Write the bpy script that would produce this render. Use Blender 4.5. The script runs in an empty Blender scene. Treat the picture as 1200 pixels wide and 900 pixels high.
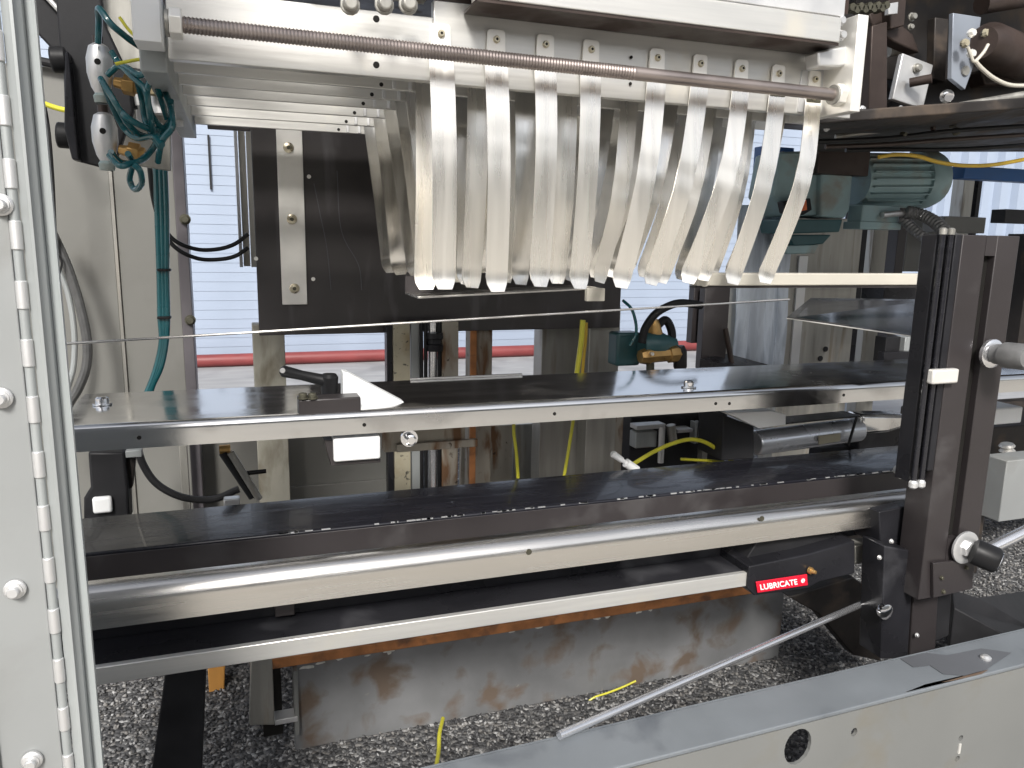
import bpy, math, random
import numpy as np
from mathutils import Vector, Matrix

random.seed(7)
rng = np.random.default_rng(7)
C = bpy.context.scene.collection
sc = bpy.context.scene

# ------------------------------------------------------------------ camera
F = 902.0                       # focal length in photo pixels (1200 wide)
H = 0.95                        # camera height above the ground
ax = Vector((2608, 121, -F)).normalized()
ay = Vector((-320, 175, -F)); ay = (ay - ax * ax.dot(ay)).normalized()
az = ax.cross(ay)
R = Matrix((ax, ay, az))        # camera space -> world
cam_d = bpy.data.cameras.new('camera'); cam = bpy.data.objects.new('camera', cam_d); C.objects.link(cam)
cam.matrix_world = Matrix.Translation((0, 0, H)) @ R.to_4x4()
cam_d.sensor_width = 36; cam_d.lens = F / 1200 * 36
cam_d.clip_start = 0.02; cam_d.clip_end = 400
sc.camera = cam

# ------------------------------------------------------------------ light
SUN_EL, SUN_ROT = math.radians(38), math.radians(198)    # rotation from +Y, clockwise
w = bpy.data.worlds.new('World'); sc.world = w; w.use_nodes = True
nt = w.node_tree; nt.nodes.clear()
wo = nt.nodes.new('ShaderNodeOutputWorld'); bg = nt.nodes.new('ShaderNodeBackground')
sky = nt.nodes.new('ShaderNodeTexSky'); sky.sky_type = 'NISHITA'; sky.sun_disc = False
sky.sun_elevation = SUN_EL; sky.sun_rotation = SUN_ROT
sky.air_density = 1.0; sky.dust_density = 3.0; sky.ozone_density = 1.0
bg.inputs['Strength'].default_value = 0.13
hs = nt.nodes.new('ShaderNodeHueSaturation'); hs.inputs['Saturation'].default_value = .35   # hazy, nearly white sky
nt.links.new(sky.outputs[0], hs.inputs['Color']); nt.links.new(hs.outputs[0], bg.inputs[0]); nt.links.new(bg.outputs[0], wo.inputs[0])
sl = bpy.data.lights.new('sun', 'SUN'); sl.energy = 3.0; sl.angle = math.radians(12); sl.color = (1, .97, .92)
so = bpy.data.objects.new('sun', sl); C.objects.link(so)
sd = Vector((math.sin(SUN_ROT) * math.cos(SUN_EL), math.cos(SUN_ROT) * math.cos(SUN_EL), math.sin(SUN_EL)))
so.rotation_euler = sd.to_track_quat('Z', 'Y').to_euler()
sc.view_settings.view_transform = 'Standard'; sc.view_settings.look = 'None'
sc.view_settings.exposure = 0.42; sc.view_settings.gamma = 1; sc.view_settings.use_curve_mapping = False

# ------------------------------------------------------------------ helpers
def P(px, py, Y=None, Z=None, X=None):
    """world point on the plane Y=, Z= or X= seen from the survey station"""
    d = R @ Vector((px - 600, 450 - py, -F))
    t = Y / d.y if Y is not None else ((Z - H) / d.z if Z is not None else X / d.x)
    return Vector((d.x * t, d.y * t, d.z * t + H))

def mat(name, col, rough=.5, metal=0., var=.12, vs=8, bump=.05, bs=120, stretch=(1, 1, 1),
        stain=None, sthr=.6, ss=5, sst=(1, 1, 1), rvar=.12, coat=0., aniso=0., srough=None, keepmetal=False, spec=None, spots=None, spthr=.7, sps=60):
    m = bpy.data.materials.new(name); m.use_nodes = True
    t = m.node_tree; n = t.nodes; L = t.links
    b = n['Principled BSDF']
    tc = n.new('ShaderNodeTexCoord')
    def noise(scale, st, det=5, dist=0.):
        mp = n.new('ShaderNodeMapping'); mp.inputs['Scale'].default_value = st
        L.new(tc.outputs['Object'], mp.inputs[0])
        x = n.new('ShaderNodeTexNoise'); x.inputs['Scale'].default_value = scale
        x.inputs['Detail'].default_value = det; x.inputs['Distortion'].default_value = dist
        L.new(mp.outputs[0], x.inputs[0]); return x
    def ramp(src, a, bb):
        r = n.new('ShaderNodeMapRange'); r.inputs[1].default_value = a; r.inputs[2].default_value = bb
        L.new(src, r.inputs[0]); return r.outputs[0]
    def mix(f, a, c):
        x = n.new('ShaderNodeMix'); x.data_type = 'RGBA'; L.new(f, x.inputs[0])
        for v, i in ((a, 6), (c, 7)):
            if isinstance(v, tuple): x.inputs[i].default_value = (*v[:3], 1)
            else: L.new(v, x.inputs[i])
        return x.outputs[2]
    n1 = noise(vs, stretch)
    dk = tuple(c * (1 - var) for c in col); lt = tuple(min(1, c * (1 + var)) for c in col)
    c = mix(ramp(n1.outputs[0], .3, .7), dk, lt)
    rsrc = ramp(n1.outputs[0], .3, .7)
    rr = n.new('ShaderNodeMapRange'); rr.inputs[3].default_value = max(.02, rough - rvar); rr.inputs[4].default_value = min(1, rough + rvar)
    L.new(rsrc, rr.inputs[0]); ro = rr.outputs[0]; me = None
    if stain:
        n2 = noise(ss, sst, 8, .3)
        f = ramp(n2.outputs[0], sthr - .05, sthr + .09)
        c = mix(f, c, stain)
        mr = n.new('ShaderNodeMix'); L.new(f, mr.inputs[0]); L.new(ro, mr.inputs[2]); mr.inputs[3].default_value = srough or .8
        ro = mr.outputs[0]
        if metal and not keepmetal:
            mm = n.new('ShaderNodeMix'); L.new(f, mm.inputs[0]); mm.inputs[2].default_value = metal; mm.inputs[3].default_value = .1
            me = mm.outputs[0]
    if spots:
        n3 = noise(sps, (1, 1, 1), 3, .5)
        c = mix(ramp(n3.outputs[0], spthr - .03, spthr + .03), c, spots)
    L.new(c, b.inputs['Base Color']); L.new(ro, b.inputs['Roughness'])
    b.inputs['Metallic'].default_value = metal
    if me: L.new(me, b.inputs['Metallic'])
    b.inputs['Coat Weight'].default_value = coat
    if max(col) < .06 and not metal: b.inputs['Specular IOR Level'].default_value = .22 if spec is None else spec
    b.inputs['Anisotropic'].default_value = aniso
    if bump:
        nb = noise(bs, stretch, 4)
        bp = n.new('ShaderNodeBump'); bp.inputs['Strength'].default_value = bump; bp.inputs['Distance'].default_value = .002
        L.new(nb.outputs[0], bp.inputs['Height']); L.new(bp.outputs[0], b.inputs['Normal'])
    return m

M = {}
M['bar'] = mat('satin_aluminium_bar', (.68, .67, .64), .36, .6, .05, 6, .06, 40, (1, 12, 30), rvar=.06, stain=(.7, .67, .6), sthr=.66, ss=9, srough=.5, keepmetal=True)
M['strip'] = mat('spring_steel_strip', (.90, .87, .81), .29, .88, .07, 4, .018, 40, (14, 1, 1), rvar=.08)
M['polished'] = mat('polished_steel_strip', (.86, .84, .80), .2, 1, .08, 4, .02, 40, (14, 1, 1), rvar=.06)
M['tab'] = mat('bright_tab', (.90, .88, .83), .42, .5, .05, 20, .02)
M['rail'] = mat('brushed_stainless', (.72, .70, .67), .25, 1, .06, 5, .07, 30, (1, 15, 30), rvar=.05)
M['table'] = mat('scuffed_stainless', (.70, .70, .70), .13, 1, .05, 4, .02, 30, (1, 12, 12), rvar=.05, stain=(.58, .57, .56), sthr=.62, ss=8, srough=.28, keepmetal=True)
M['alu'] = mat('dull_aluminium', (.66, .66, .66), .45, .7, .06, 12, .06, 90)
M['galv'] = mat('worn_grey_metal', (.36, .38, .38), .5, .35, .14, 7, .08, 150, (3, 3, .6), stain=(.27, .29, .28), sthr=.62, ss=6, sst=(2, 2, .5), srough=.6)
M['door'] = mat('white_grey_sheet', (.28, .29, .29), .45, .1, .06, 5, .04, 60, stain=(.25, .255, .25), sthr=.56, ss=9)
M['black'] = mat('black_anodised', (.017, .017, .02), .32, 0, .3, 9, .1, 120, stain=(.05, .05, .055), sthr=.62, ss=10, srough=.5)
M['blackgloss'] = mat('black_gloss', (.012, .012, .016), .24, 0, .2, 9, .03, 100, (1, 8, 8), coat=.2, rvar=.08, spec=.5, spots=(.12, .13, .15), spthr=.74, sps=40)
M['matblack'] = mat('matt_black', (.02, .02, .022), .55, 0, .3, 12, .1, 100)
M['brown'] = mat('brown_black_anodised', (.036, .031, .032), .42, .15, .12, 6, .05, 150, stain=(.065, .06, .06), sthr=.62, ss=9)
M['plate'] = mat('dark_plate', (.048, .043, .043), .38, 0, .2, 6, .1, 60, stain=(.085, .08, .082), sthr=.62, ss=7, sst=(3, 1, .5), srough=.5, spec=.5)
M['beige'] = mat('beige_machine_paint', (.175, .173, .160), .45, 0, .07, 3, .03, 60, stain=(.145, .141, .128), sthr=.6, ss=4)
M['beigerail'] = mat('worn_beige_paint', (.33, .30, .22), .6, 0, .12, 9, .15, 90, spots=(.05, .045, .035), spthr=.62, sps=55, stain=(.24, .19, .11), sthr=.56, ss=9)
M['postpaint'] = mat('chalky_beige_paint', (.44, .42, .35), .6, 0, .12, 9, .12, 90, stain=(.24, .215, .16), sthr=.55, ss=9, sst=(2, 2, .6))
M['rustpost'] = mat('rust_streaked_post', (.33, .30, .25), .6, .15, .15, 9, .12, 90, (4, 4, .7), stain=(.17, .09, .045), sthr=.57, ss=11, sst=(3, 3, .7), spots=(.06, .035, .02), spthr=.68, sps=50)
M['steelpost'] = mat('grey_steel_post', (.36, .35, .32), .42, .6, .15, 8, .1, 90, (6, 6, .5), stain=(.22, .19, .15), sthr=.62, ss=6, sst=(5, 5, .5))
M['frame'] = mat('grey_frame_paint', (.175, .178, .172), .5, 0, .08, 4, .05, 60, stain=(.17, .16, .135), sthr=.6, ss=7, spots=(.14, .09, .05), spthr=.77, sps=12)
M['frametop'] = mat('bluegrey_frame_top', (.155, .17, .185), .5, 0, .14, 7, .12, 120, stain=(.085, .095, .11), sthr=.64, ss=9, srough=.3)
M['rustbeam'] = mat('grey_paint_over_rust', (.20, .203, .208), .5, .15, .25, 7, .35, 60, stain=(.14, .105, .08), sthr=.56, ss=13, spots=(.26, .25, .23), spthr=.735, sps=38)
M['rust'] = mat('rust', (.50, .21, .08), .8, 0, .35, 22, .5, 120, stain=(.20, .10, .06), sthr=.62, ss=20)
M['flake'] = mat('bare_paint_flake', (.62, .62, .58), .6, 0, .25, 60, .3, 100)
M['concrete'] = mat('light_concrete', (.44, .41, .36), .85, 0, .12, 3, .2, 30, stain=(.34, .32, .28), sthr=.6, ss=.8)
M['violet'] = mat('violet_grey_post', (.13, .12, .13), .4, .3, .12, 8)
M['slab'] = mat('grey_blue_slab', (.30, .30, .305), .85, 0, .15, 3, .2, 30, (1, 4, 1), stain=(.22, .22, .225), sthr=.55, ss=2)
M['siding'] = mat('pale_blue_siding', (.31, .365, .46), .5, 0, .05, 2, .02, 40)
M['redpipe'] = mat('red_pipe', (.20, .04, .04), .5, 0, .15, 6)
M['screw'] = mat('zinc_screw', (.62, .56, .42), .35, .9, .12, 90)
M['dirtyscrew'] = mat('dark_screw', (.10, .095, .07), .5, .6, .2, 90)
M['steel'] = mat('steel_rod', (.88, .88, .90), .22, .9, .04, 6, .01, 60, (1, 10, 10), rvar=.05)
M['actbody'] = mat('silver_actuator_tube', (.68, .70, .74), .3, .7, .05, 8, .02)
M['chrome'] = mat('chrome', (.85, .85, .87), .10, 1, .03, 9, 0)
M['thread'] = mat('brownish_threaded_rod', (.36, .31, .29), .36, .85, .12, 12, .05, 90)
M['hole'] = mat('hole_dark', (.012, .011, .010), .8, 0, .1, 30, 0)
M['teal'] = mat('teal_tube', (.006, .085, .10), .25, 0, .15, 12, 0, coat=.4)
M['motor'] = mat('dusty_teal_paint', (.27, .385, .40), .5, 0, .15, 9, .08, 90, stain=(.27, .28, .25), sthr=.56, ss=9)
M['motordark'] = mat('dark_teal_paint', (.035, .10, .11), .4, 0, .15, 9, .05)
M['brass'] = mat('brass', (.52, .32, .12), .38, .75, .15, 60, .1)
M['white'] = mat('white_plastic', (.82, .83, .83), .4, 0, .03, 9, .02)
M['cream'] = mat('cream_bar', (.56, .53, .46), .5, .1, .05, 8, .03)
M['rubber'] = mat('black_rubber', (.014, .014, .015), .45, 0, .2, 30, .03)
M['conduit'] = mat('grey_conduit', (.20, .20, .20), .4, .3, .15, 60, .05)
M['darkconduit'] = mat('dark_grey_conduit', (.10, .10, .10), .4, .2, .15, 60, .05)
M['yellow'] = mat('yellow_cable', (.62, .58, .05), .4, 0, .1, 30, 0)
M['amber'] = mat('amber_cable', (.55, .36, .03), .4, 0, .1, 30, 0)
M['orange'] = mat('orange_label', (.75, .15, .03), .45, 0, .2, 60, 0)
M['wood'] = mat('orange_wood', (.52, .25, .06), .7, 0, .3, 14, .2, 60, (1, 1, .2))
M['red'] = mat('red_tag', (.62, .012, .035), .3, 0, .05, 20, 0)
M['ink'] = mat('white_ink', (.9, .9, .9), .5, 0, 0.01, 20, 0)
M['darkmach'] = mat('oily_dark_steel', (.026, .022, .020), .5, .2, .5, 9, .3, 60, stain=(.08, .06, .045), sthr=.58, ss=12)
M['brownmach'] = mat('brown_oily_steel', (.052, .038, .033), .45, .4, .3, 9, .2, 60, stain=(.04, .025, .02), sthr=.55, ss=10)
M['blue'] = mat('blue_paint', (.02, .10, .30), .45, 0, .1, 9)
M['bluegrey'] = mat('blue_grey_plate', (.30, .33, .38), .45, .4, .1, 8)
M['sheet'] = mat('hazy_plastic_film', (.60, .66, .74), .3, 0, .12, 6, .3, 14, (5, 5, .5), stain=(.38, .43, .50), sthr=.56, ss=6, sst=(5, 5, .6), srough=.35)
M['slate'] = mat('smoked_plate', (.045, .045, .05), .2, 0, .1, 4, .02)

def clear_mat():
    m = bpy.data.materials.new('clear_polycarbonate'); m.use_nodes = True
    t = m.node_tree; n = t.nodes; L = t.links; b = n['Principled BSDF']
    b.inputs['Base Color'].default_value = (.42, .45, .45, 1); b.inputs['Roughness'].default_value = .25
    tr = n.new('ShaderNodeBsdfTransparent'); mx = n.new('ShaderNodeMixShader'); mx.inputs[0].default_value = .72
    ns = n.new('ShaderNodeTexNoise'); ns.inputs['Scale'].default_value = 9
    mr = n.new('ShaderNodeMapRange'); mr.inputs[3].default_value = .6; mr.inputs[4].default_value = .9
    L.new(ns.outputs[0], mr.inputs[0]); L.new(mr.outputs[0], mx.inputs[0])
    L.new(tr.outputs[0], mx.inputs[1]); L.new(b.outputs[0], mx.inputs[2])
    L.new(mx.outputs[0], n['Material Output'].inputs[0]); return m
M['clear'] = clear_mat()

def stone_mat(name, island):
    m = bpy.data.materials.new(name); m.use_nodes = True
    t = m.node_tree; n = t.nodes; L = t.links; b = n['Principled BSDF']
    r = n.new('ShaderNodeValToRGB'); e = r.color_ramp.elements
    e[0].position = 0; e[0].color = (.04, .04, .043, 1); e[1].position = 1; e[1].color = (.42, .42, .42, 1)
    for p, c in ((.35, (.075, .075, .078, 1)), (.62, (.14, .14, .142, 1)), (.82, (.20, .19, .18, 1))):
        x = e.new(p); x.color = c
    if island:
        g = n.new('ShaderNodeNewGeometry'); L.new(g.outputs['Random Per Island'], r.inputs[0])
        b.inputs['Roughness'].default_value = .6
    else:
        tc = n.new('ShaderNodeTexCoord'); v = n.new('ShaderNodeTexVoronoi'); v.inputs['Scale'].default_value = 120
        L.new(tc.outputs['Object'], v.inputs[0])
        s = n.new('ShaderNodeSeparateColor'); L.new(v.outputs['Color'], s.inputs[0]); L.new(s.outputs[0], r.inputs[0])
        bp = n.new('ShaderNodeBump'); bp.inputs['Strength'].default_value = 1; bp.inputs['Distance'].default_value = .006; bp.invert = True
        L.new(v.outputs['Distance'], bp.inputs['Height']); L.new(bp.outputs[0], b.inputs['Normal'])
        b.inputs['Roughness'].default_value = .85
    L.new(r.outputs[0], b.inputs['Base Color']); return m
M['gravelbed'] = stone_mat('gravel_bed', False); M['gravel'] = stone_mat('gravel_stones', True)

def empty(name, label, cat, loc, group=None):
    o = bpy.data.objects.new(name, None); C.objects.link(o); o.location = loc; o.empty_display_size = .02
    o['label'] = label; o['category'] = cat
    if group: o['group'] = group
    return o
def tag(o, label=None, cat=None, group=None, kind=None):
    for k, v in (('label', label), ('category', cat), ('group', group), ('kind', kind)):
        if v: o[k] = v
    return o
def wloc(o):
    v = Vector((0, 0, 0))
    while o: v += o.location; o = o.parent
    return v
BOX = [(0, 3, 2, 1), (4, 5, 6, 7), (0, 1, 5, 4), (1, 2, 6, 5), (2, 3, 7, 6), (3, 0, 4, 7)]
class MB:
    def __init__(s): s.v = []; s.f = []
    def add(s, vs, fs):
        k = len(s.v); s.v += [tuple(v) for v in vs]; s.f += [tuple(i + k for i in f) for f in fs]; return s
    def hexa(s, p): return s.add(p, BOX)
    def box(s, x0, x1, y0, y1, z0, z1):
        if x0 > x1: x0, x1 = x1, x0
        if y0 > y1: y0, y1 = y1, y0
        if z0 > z1: z0, z1 = z1, z0
        return s.hexa([(x0, y0, z0), (x1, y0, z0), (x1, y1, z0), (x0, y1, z0), (x0, y0, z1), (x1, y0, z1), (x1, y1, z1), (x0, y1, z1)])
    def pbox(s, xa, xb, ya, yb, Y, d, ym=None):
        """box whose front face lies on plane Y; its edges are sighted at pixels xa..xb, ya..yb"""
        ym = (ya + yb) / 2 if ym is None else ym; xm = (xa + xb) / 2
        return s.box(P(xa, ym, Y).x, P(xb, ym, Y).x, Y, Y + d, P(xm, yb, Y).z, P(xm, ya, Y).z)
    def rod(s, a, b, r, n=16, r2=None, cap=True):
        a = Vector(a); b = Vector(b); r2 = r if r2 is None else r2
        d = (b - a).normalized(); u = d.orthogonal().normalized(); v = d.cross(u)
        vs = [p + (u * math.cos(2 * math.pi * i / n) + v * math.sin(2 * math.pi * i / n)) * q for p, q in ((a, r), (b, r2)) for i in range(n)]
        fs = [(i, (i + 1) % n, n + (i + 1) % n, n + i) for i in range(n)]
        if cap: fs += [tuple(range(n - 1, -1, -1)), tuple(range(n, 2 * n))]
        return s.add(vs, fs)
    def lathe(s, a, b, prof, n=16):
        """prof: (t, r) pairs along the axis a-b"""
        a = Vector(a); b = Vector(b); d = (b - a).normalized(); u = d.orthogonal().normalized(); v = d.cross(u)
        vs = []; fs = []
        for t, r in prof:
            c = a.lerp(b, t)
            vs += [c + (u * math.cos(2 * math.pi * i / n) + v * math.sin(2 * math.pi * i / n)) * r for i in range(n)]
        for k in range(len(prof) - 1):
            fs += [(k * n + i, k * n + (i + 1) % n, (k + 1) * n + (i + 1) % n, (k + 1) * n + i) for i in range(n)]
        fs += [tuple(range(n - 1, -1, -1)), tuple(range((len(prof) - 1) * n, len(prof) * n))]
        return s.add(vs, fs)
    def tube(s, pts, r, n=10, sub=6, ring=0., closed=False):
        p = [Vector(q) for q in pts]
        out = []
        for i in range(len(p) - 1):
            a = p[i - 1] if i > 0 else p[0] * 2 - p[1]; d = p[i + 2] if i + 2 < len(p) else p[-1] * 2 - p[-2]
            b, c = p[i], p[i + 1]
            for k in range(sub):
                t = k / sub
                out.append(.5 * ((2 * b) + (c - a) * t + (2 * a - 5 * b + 4 * c - d) * t * t + (3 * b - a - 3 * c + d) * t ** 3))
        out.append(p[-1])
        u = (out[1] - out[0]).orthogonal().normalized(); vs = []; fs = []
        for i, c in enumerate(out):
            d = (out[min(i + 1, len(out) - 1)] - out[max(i - 1, 0)]).normalized()
            u = (u - d * u.dot(d)).normalized(); v = d.cross(u); q = r * (1 + (ring if i % 2 else -ring))
            vs += [c + (u * math.cos(2 * math.pi * j / n) + v * math.sin(2 * math.pi * j / n)) * q for j in range(n)]
        for k in range(len(out) - 1):
            fs += [(k * n + j, k * n + (j + 1) % n, (k + 1) * n + (j + 1) % n, (k + 1) * n + j) for j in range(n)]
        fs += [tuple(range(n - 1, -1, -1)), tuple(range((len(out) - 1) * n, len(out) * n))]
        return s.add(vs, fs)
    def prism(s, poly, off):
        """polygon of 3D points extruded by the vector off"""
        n = len(poly); off = Vector(off); vs = [Vector(p) for p in poly] + [Vector(p) + off for p in poly]
        fs = [tuple(range(n)), tuple(range(2 * n - 1, n - 1, -1))] + [(i, n + i, n + (i + 1) % n, (i + 1) % n) for i in range(n)]
        return s.add(vs, fs)
    def pprism(s, pix, Y, d): return s.prism([P(x, y, Y) for x, y in pix], (0, d, 0))
    def bolt(s, c, r, h=.006, dr=(0, -1, 0), n=6):
        c = Vector(c); d = Vector(dr).normalized()
        s.lathe(c, c + d * h, [(0, r * 1.35), (.25, r * 1.35), (.26, r), (.85, r), (1, r * .82)], n * 2 if n == 6 else n); return s
    def build(s, name, m, parent=None, bevel=0., smooth=True, kind=None, loc=None):
        if not s.v: return None
        vs = np.array(s.v, dtype=float)
        if parent: o0 = np.array(wloc(parent))
        elif loc is not None: o0 = np.array(loc)
        else: o0 = np.array([(vs[:, 0].min() + vs[:, 0].max()) / 2, (vs[:, 1].min() + vs[:, 1].max()) / 2, vs[:, 2].min()])
        me = bpy.data.meshes.new(name); me.from_pydata((vs - o0).tolist(), [], s.f); me.update()
        import bmesh
        bm = bmesh.new(); bm.from_mesh(me); bmesh.ops.recalc_face_normals(bm, faces=bm.faces); bm.to_mesh(me); bm.free()
        me.materials.append(M[m] if isinstance(m, str) else m)
        if smooth:
            me.shade_smooth(); me.set_sharp_from_angle(angle=math.radians(35))
        o = bpy.data.objects.new(name, me); C.objects.link(o)
        if parent: o.parent = parent
        else: o.location = o0
        if bevel:
            b = o.modifiers.new('bevel', 'BEVEL'); b.width = bevel; b.segments = 2; b.limit_method = 'ANGLE'; b.angle_limit = math.radians(40)
            b.harden_normals = False
        if kind: o['kind'] = kind
        return o

def xprof(x0, x1, prof, k0=0., k1=0.):
    """closed (y, z) profile swept along X"""
    n = len(prof); m = MB()
    vs = [(x0, y, z) for y, z in prof] + [(x1, y, z) for y, z in prof]
    m.add(vs, [tuple(range(n)), tuple(range(2 * n - 1, n - 1, -1))] + [(i, n + i, n + (i + 1) % n, (i + 1) % n) for i in range(n)])
    return m
def sheet_prof(yf, yb, zt, zb, r, th, seg=8):
    """bent sheet: flat top from yb to yf, rounded nose of radius r, flange down to zb"""
    o = [(yb, zt)] + [(yf + r - r * math.sin(a), zt - r + r * math.cos(a)) for a in [math.pi / 2 * i / seg for i in range(seg + 1)]] + [(yf, zb)]
    q = r - th
    i_ = [(yf + th, zb)] + [(yf + r - q * math.sin(a), zt - r + q * math.cos(a)) for a in [math.pi / 2 * i / seg for i in range(seg, -1, -1)]] + [(yb, zt - th)]
    return o + i_

# ------------------------------------------------------------------ setting
g = MB(); g.add([(-120, -120, -.012), (120, -120, -.012), (120, 120, -.012), (-120, 120, -.012)], [(0, 1, 2, 3)])
tag(g.build('ground', 'concrete', loc=(0, 0, -.012)), kind='structure')
g = MB(); g.add([(-2.5, .35, 0), (7, .35, 0), (7, 3.3, 0), (-2.5, 3.3, 0)], [(0, 1, 2, 3)])
tag(g.build('gravel_bed', 'gravelbed', loc=(0, 0, 0)), kind='structure')
# loose stones
phi = (1 + 5 ** .5) / 2
ico = np.array([(-1, phi, 0), (1, phi, 0), (-1, -phi, 0), (1, -phi, 0), (0, -1, phi), (0, 1, phi), (0, -1, -phi), (0, 1, -phi), (phi, 0, -1), (phi, 0, 1), (-phi, 0, -1), (-phi, 0, 1)]) / 1.9
icf = np.array([(0, 11, 5), (0, 5, 1), (0, 1, 7), (0, 7, 10), (0, 10, 11), (1, 5, 9), (5, 11, 4), (11, 10, 2), (10, 7, 6), (7, 1, 8), (3, 9, 4), (3, 4, 2), (3, 2, 6), (3, 6, 8), (3, 8, 9), (4, 9, 5), (2, 4, 11), (6, 2, 10), (8, 6, 7), (9, 8, 1)])
N = 72000
cx = rng.uniform(-.75, 2.9, N); cy = .95 + 1.75 * rng.uniform(0, 1, N) ** 1.3
rad = rng.uniform(.0022, .0047, N) * (1 + .25 * (cy - .95))
ang = rng.uniform(0, 6.28, N); squash = rng.uniform(.5, .9, (N, 3))
v = ico[None] * squash[:, None, :] + rng.normal(0, .10, (N, 12, 3))
ca, sa = np.cos(ang)[:, None], np.sin(ang)[:, None]
vx = v[..., 0] * ca - v[..., 2] * sa * .6 - v[..., 1] * sa; vy = v[..., 0] * sa + v[..., 1] * ca; vz = v[..., 2] + .4 * v[..., 0] * sa
V = np.stack([vx, vy, vz], -1) * rad[:, None, None] + np.stack([cx, cy, rad * rng.uniform(.1, .9, N)], -1)[:, None, :]
FI = (icf[None] + (np.arange(N) * 12)[:, None, None]).reshape(-1)
me = bpy.data.meshes.new('gravel'); me.vertices.add(N * 12); me.vertices.foreach_set('co', V.reshape(-1).astype(np.float32))
me.loops.add(len(FI)); me.loops.foreach_set('vertex_index', FI.astype(np.int32)); me.polygons.add(N * 20)
me.polygons.foreach_set('loop_start', np.arange(0, N * 60, 3, dtype=np.int32)); me.update(calc_edges=True); me.materials.append(M['gravel'])
o = bpy.data.objects.new('gravel', me); C.objects.link(o)
tag(o, 'loose grey and white gravel covering the ground under the machine', 'gravel', kind='stuff')
# rough concrete slab behind the machine
sl_ = MB(); sl_.box(-6, 14, 3.3, 7.3, -.01, .012)
tag(sl_.build('concrete_slab', 'slab'), kind='structure')

# rear wall of horizontal boards
def bg_wall():
    r = empty('siding_wall', 'pale blue white wall of narrow horizontal boards far behind the machine', 'wall', (2, 6.0, 0))
    MB().box(-5.5, 7.35, 6.03, 6.15, 0, 4.4).build('backing', 'siding', r)
    m0 = None; pitch = .068
    for k in range(64):
        z = k * pitch
        if m0 is None:
            b = MB(); b.add([(-5.5, 6.004, z), (7.35, 6.004, z), (7.35, 6.03, z), (-5.5, 6.03, z),
                             (-5.5, 6.007, z + pitch - .001), (7.35, 6.007, z + pitch - .001), (7.35, 6.03, z + pitch - .001), (-5.5, 6.03, z + pitch - .001)], BOX)
            m0 = b.build('board', 'siding', r)
        else:
            c = m0.copy(); C.objects.link(c); c.parent = r; c.location = (0, 0, z)
bg_wall()
def rib_wall():
    r = empty('ribbed_wall', 'white wall of upright ribs at the right behind the machine', 'wall', (9, 5.9, 0))
    MB().box(6.4, 16, 5.92, 6.0, 0, 4.6).build('backing', 'siding', r)
    first = None
    for k in range(40):
        x = 6.45 + k * .24
        if first is None:
            b = MB(); b.add([(x, 5.92, 0), (x + .03, 5.86, 0), (x + .12, 5.86, 0), (x + .15, 5.92, 0), (x, 5.92, 4.6), (x + .03, 5.86, 4.6), (x + .12, 5.86, 4.6), (x + .15, 5.92, 4.6)],
                            [(0, 1, 5, 4), (1, 2, 6, 5), (2, 3, 7, 6), (0, 3, 2, 1), (4, 5, 6, 7), (0, 4, 7, 3)])
            first = b.build('rib', 'siding', r, smooth=False)
        else:
            c = first.copy(); C.objects.link(c); c.parent = r; c.location = (k * .24, 0, 0)
rib_wall()
p = MB(); p.rod((-5, 5.86, .058), (6.0, 5.86, .058), .046, 14)
tag(p.build('red_pipe', 'redpipe'), 'long red pipe lying along the foot of the pale wall', 'pipe')

# ------------------------------------------------------------------ left hinged guard post
def left_post():
    Y = .60; r = empty('hinged_guard_door', 'pale grey hinged guard door edge with a row of hinge knuckles at the far left', 'door', (P(0, 450, Y).x, Y, 0))
    xh = P(36, 450, Y).x; xf = P(64, 450, Y).x; xc = P(76, 450, Y).x
    m = MB(); m.box(xh - .34, xh - .0035, Y, Y + .004, .0, 1.75); m.build('door_sheet', 'door', r, .0008)
    m = MB(); m.box(xh - .012 - .30, xh - .043, Y - .0035, Y - .0003, .0, P(0, 705, Y).z); m.build('lower_plate', 'beige', r, .0008)
    pr = [(xh + .0035, Y + .002), (xh + .011, Y - .001), (xf - .006, Y - .001), (xf, Y + .006), (xf, Y + .05), (xf - .003, Y + .05), (xf - .003, Y + .008), (xf - .007, Y + .003), (xh + .0035, Y + .006)]
    MB().prism([(a, b, 0) for a, b in pr], (0, 0, 1.75)).build('hinge_leaf', 'galv', r, .0006)
    MB().box(xf + .0004, xc, Y + .012, Y + .016, 0, 1.75).build('clear_guard_edge', 'clear', r)
    first = None
    zs = [1.135 - .0395 * k for k in range(-6, 24)]
    for z in zs:
        if first is None:
            k = MB(); k.rod((xh, Y + .0005, z), (xh, Y + .0005, z + .019), .0036, 12); first = k.build('hinge_knuckle', 'alu', r, .0006); z0 = z
        else:
            c = first.copy(); C.objects.link(c); c.parent = r; c.location = (0, 0, z - z0)
    MB().rod((xh, Y + .0012, .0), (xh, Y + .0012, 1.75), .0031, 12).build('hinge_pin', 'galv', r)
    for px, py in ((18, 690), (38, 890), (2, 466), (2, 240)):
        c = P(px, py, Y - .001); b = MB(); b.lathe(c, c + Vector((0, -.003, 0)), [(0, .0072), (.7, .0072), (1, .006)], 16); w_ = b.build('washer', 'alu', r)
        b = MB(); b.bolt(c + Vector((0, -.0028, 0)), .0040, .006); b.build('bolt', 'alu', r)
left_post()

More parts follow.
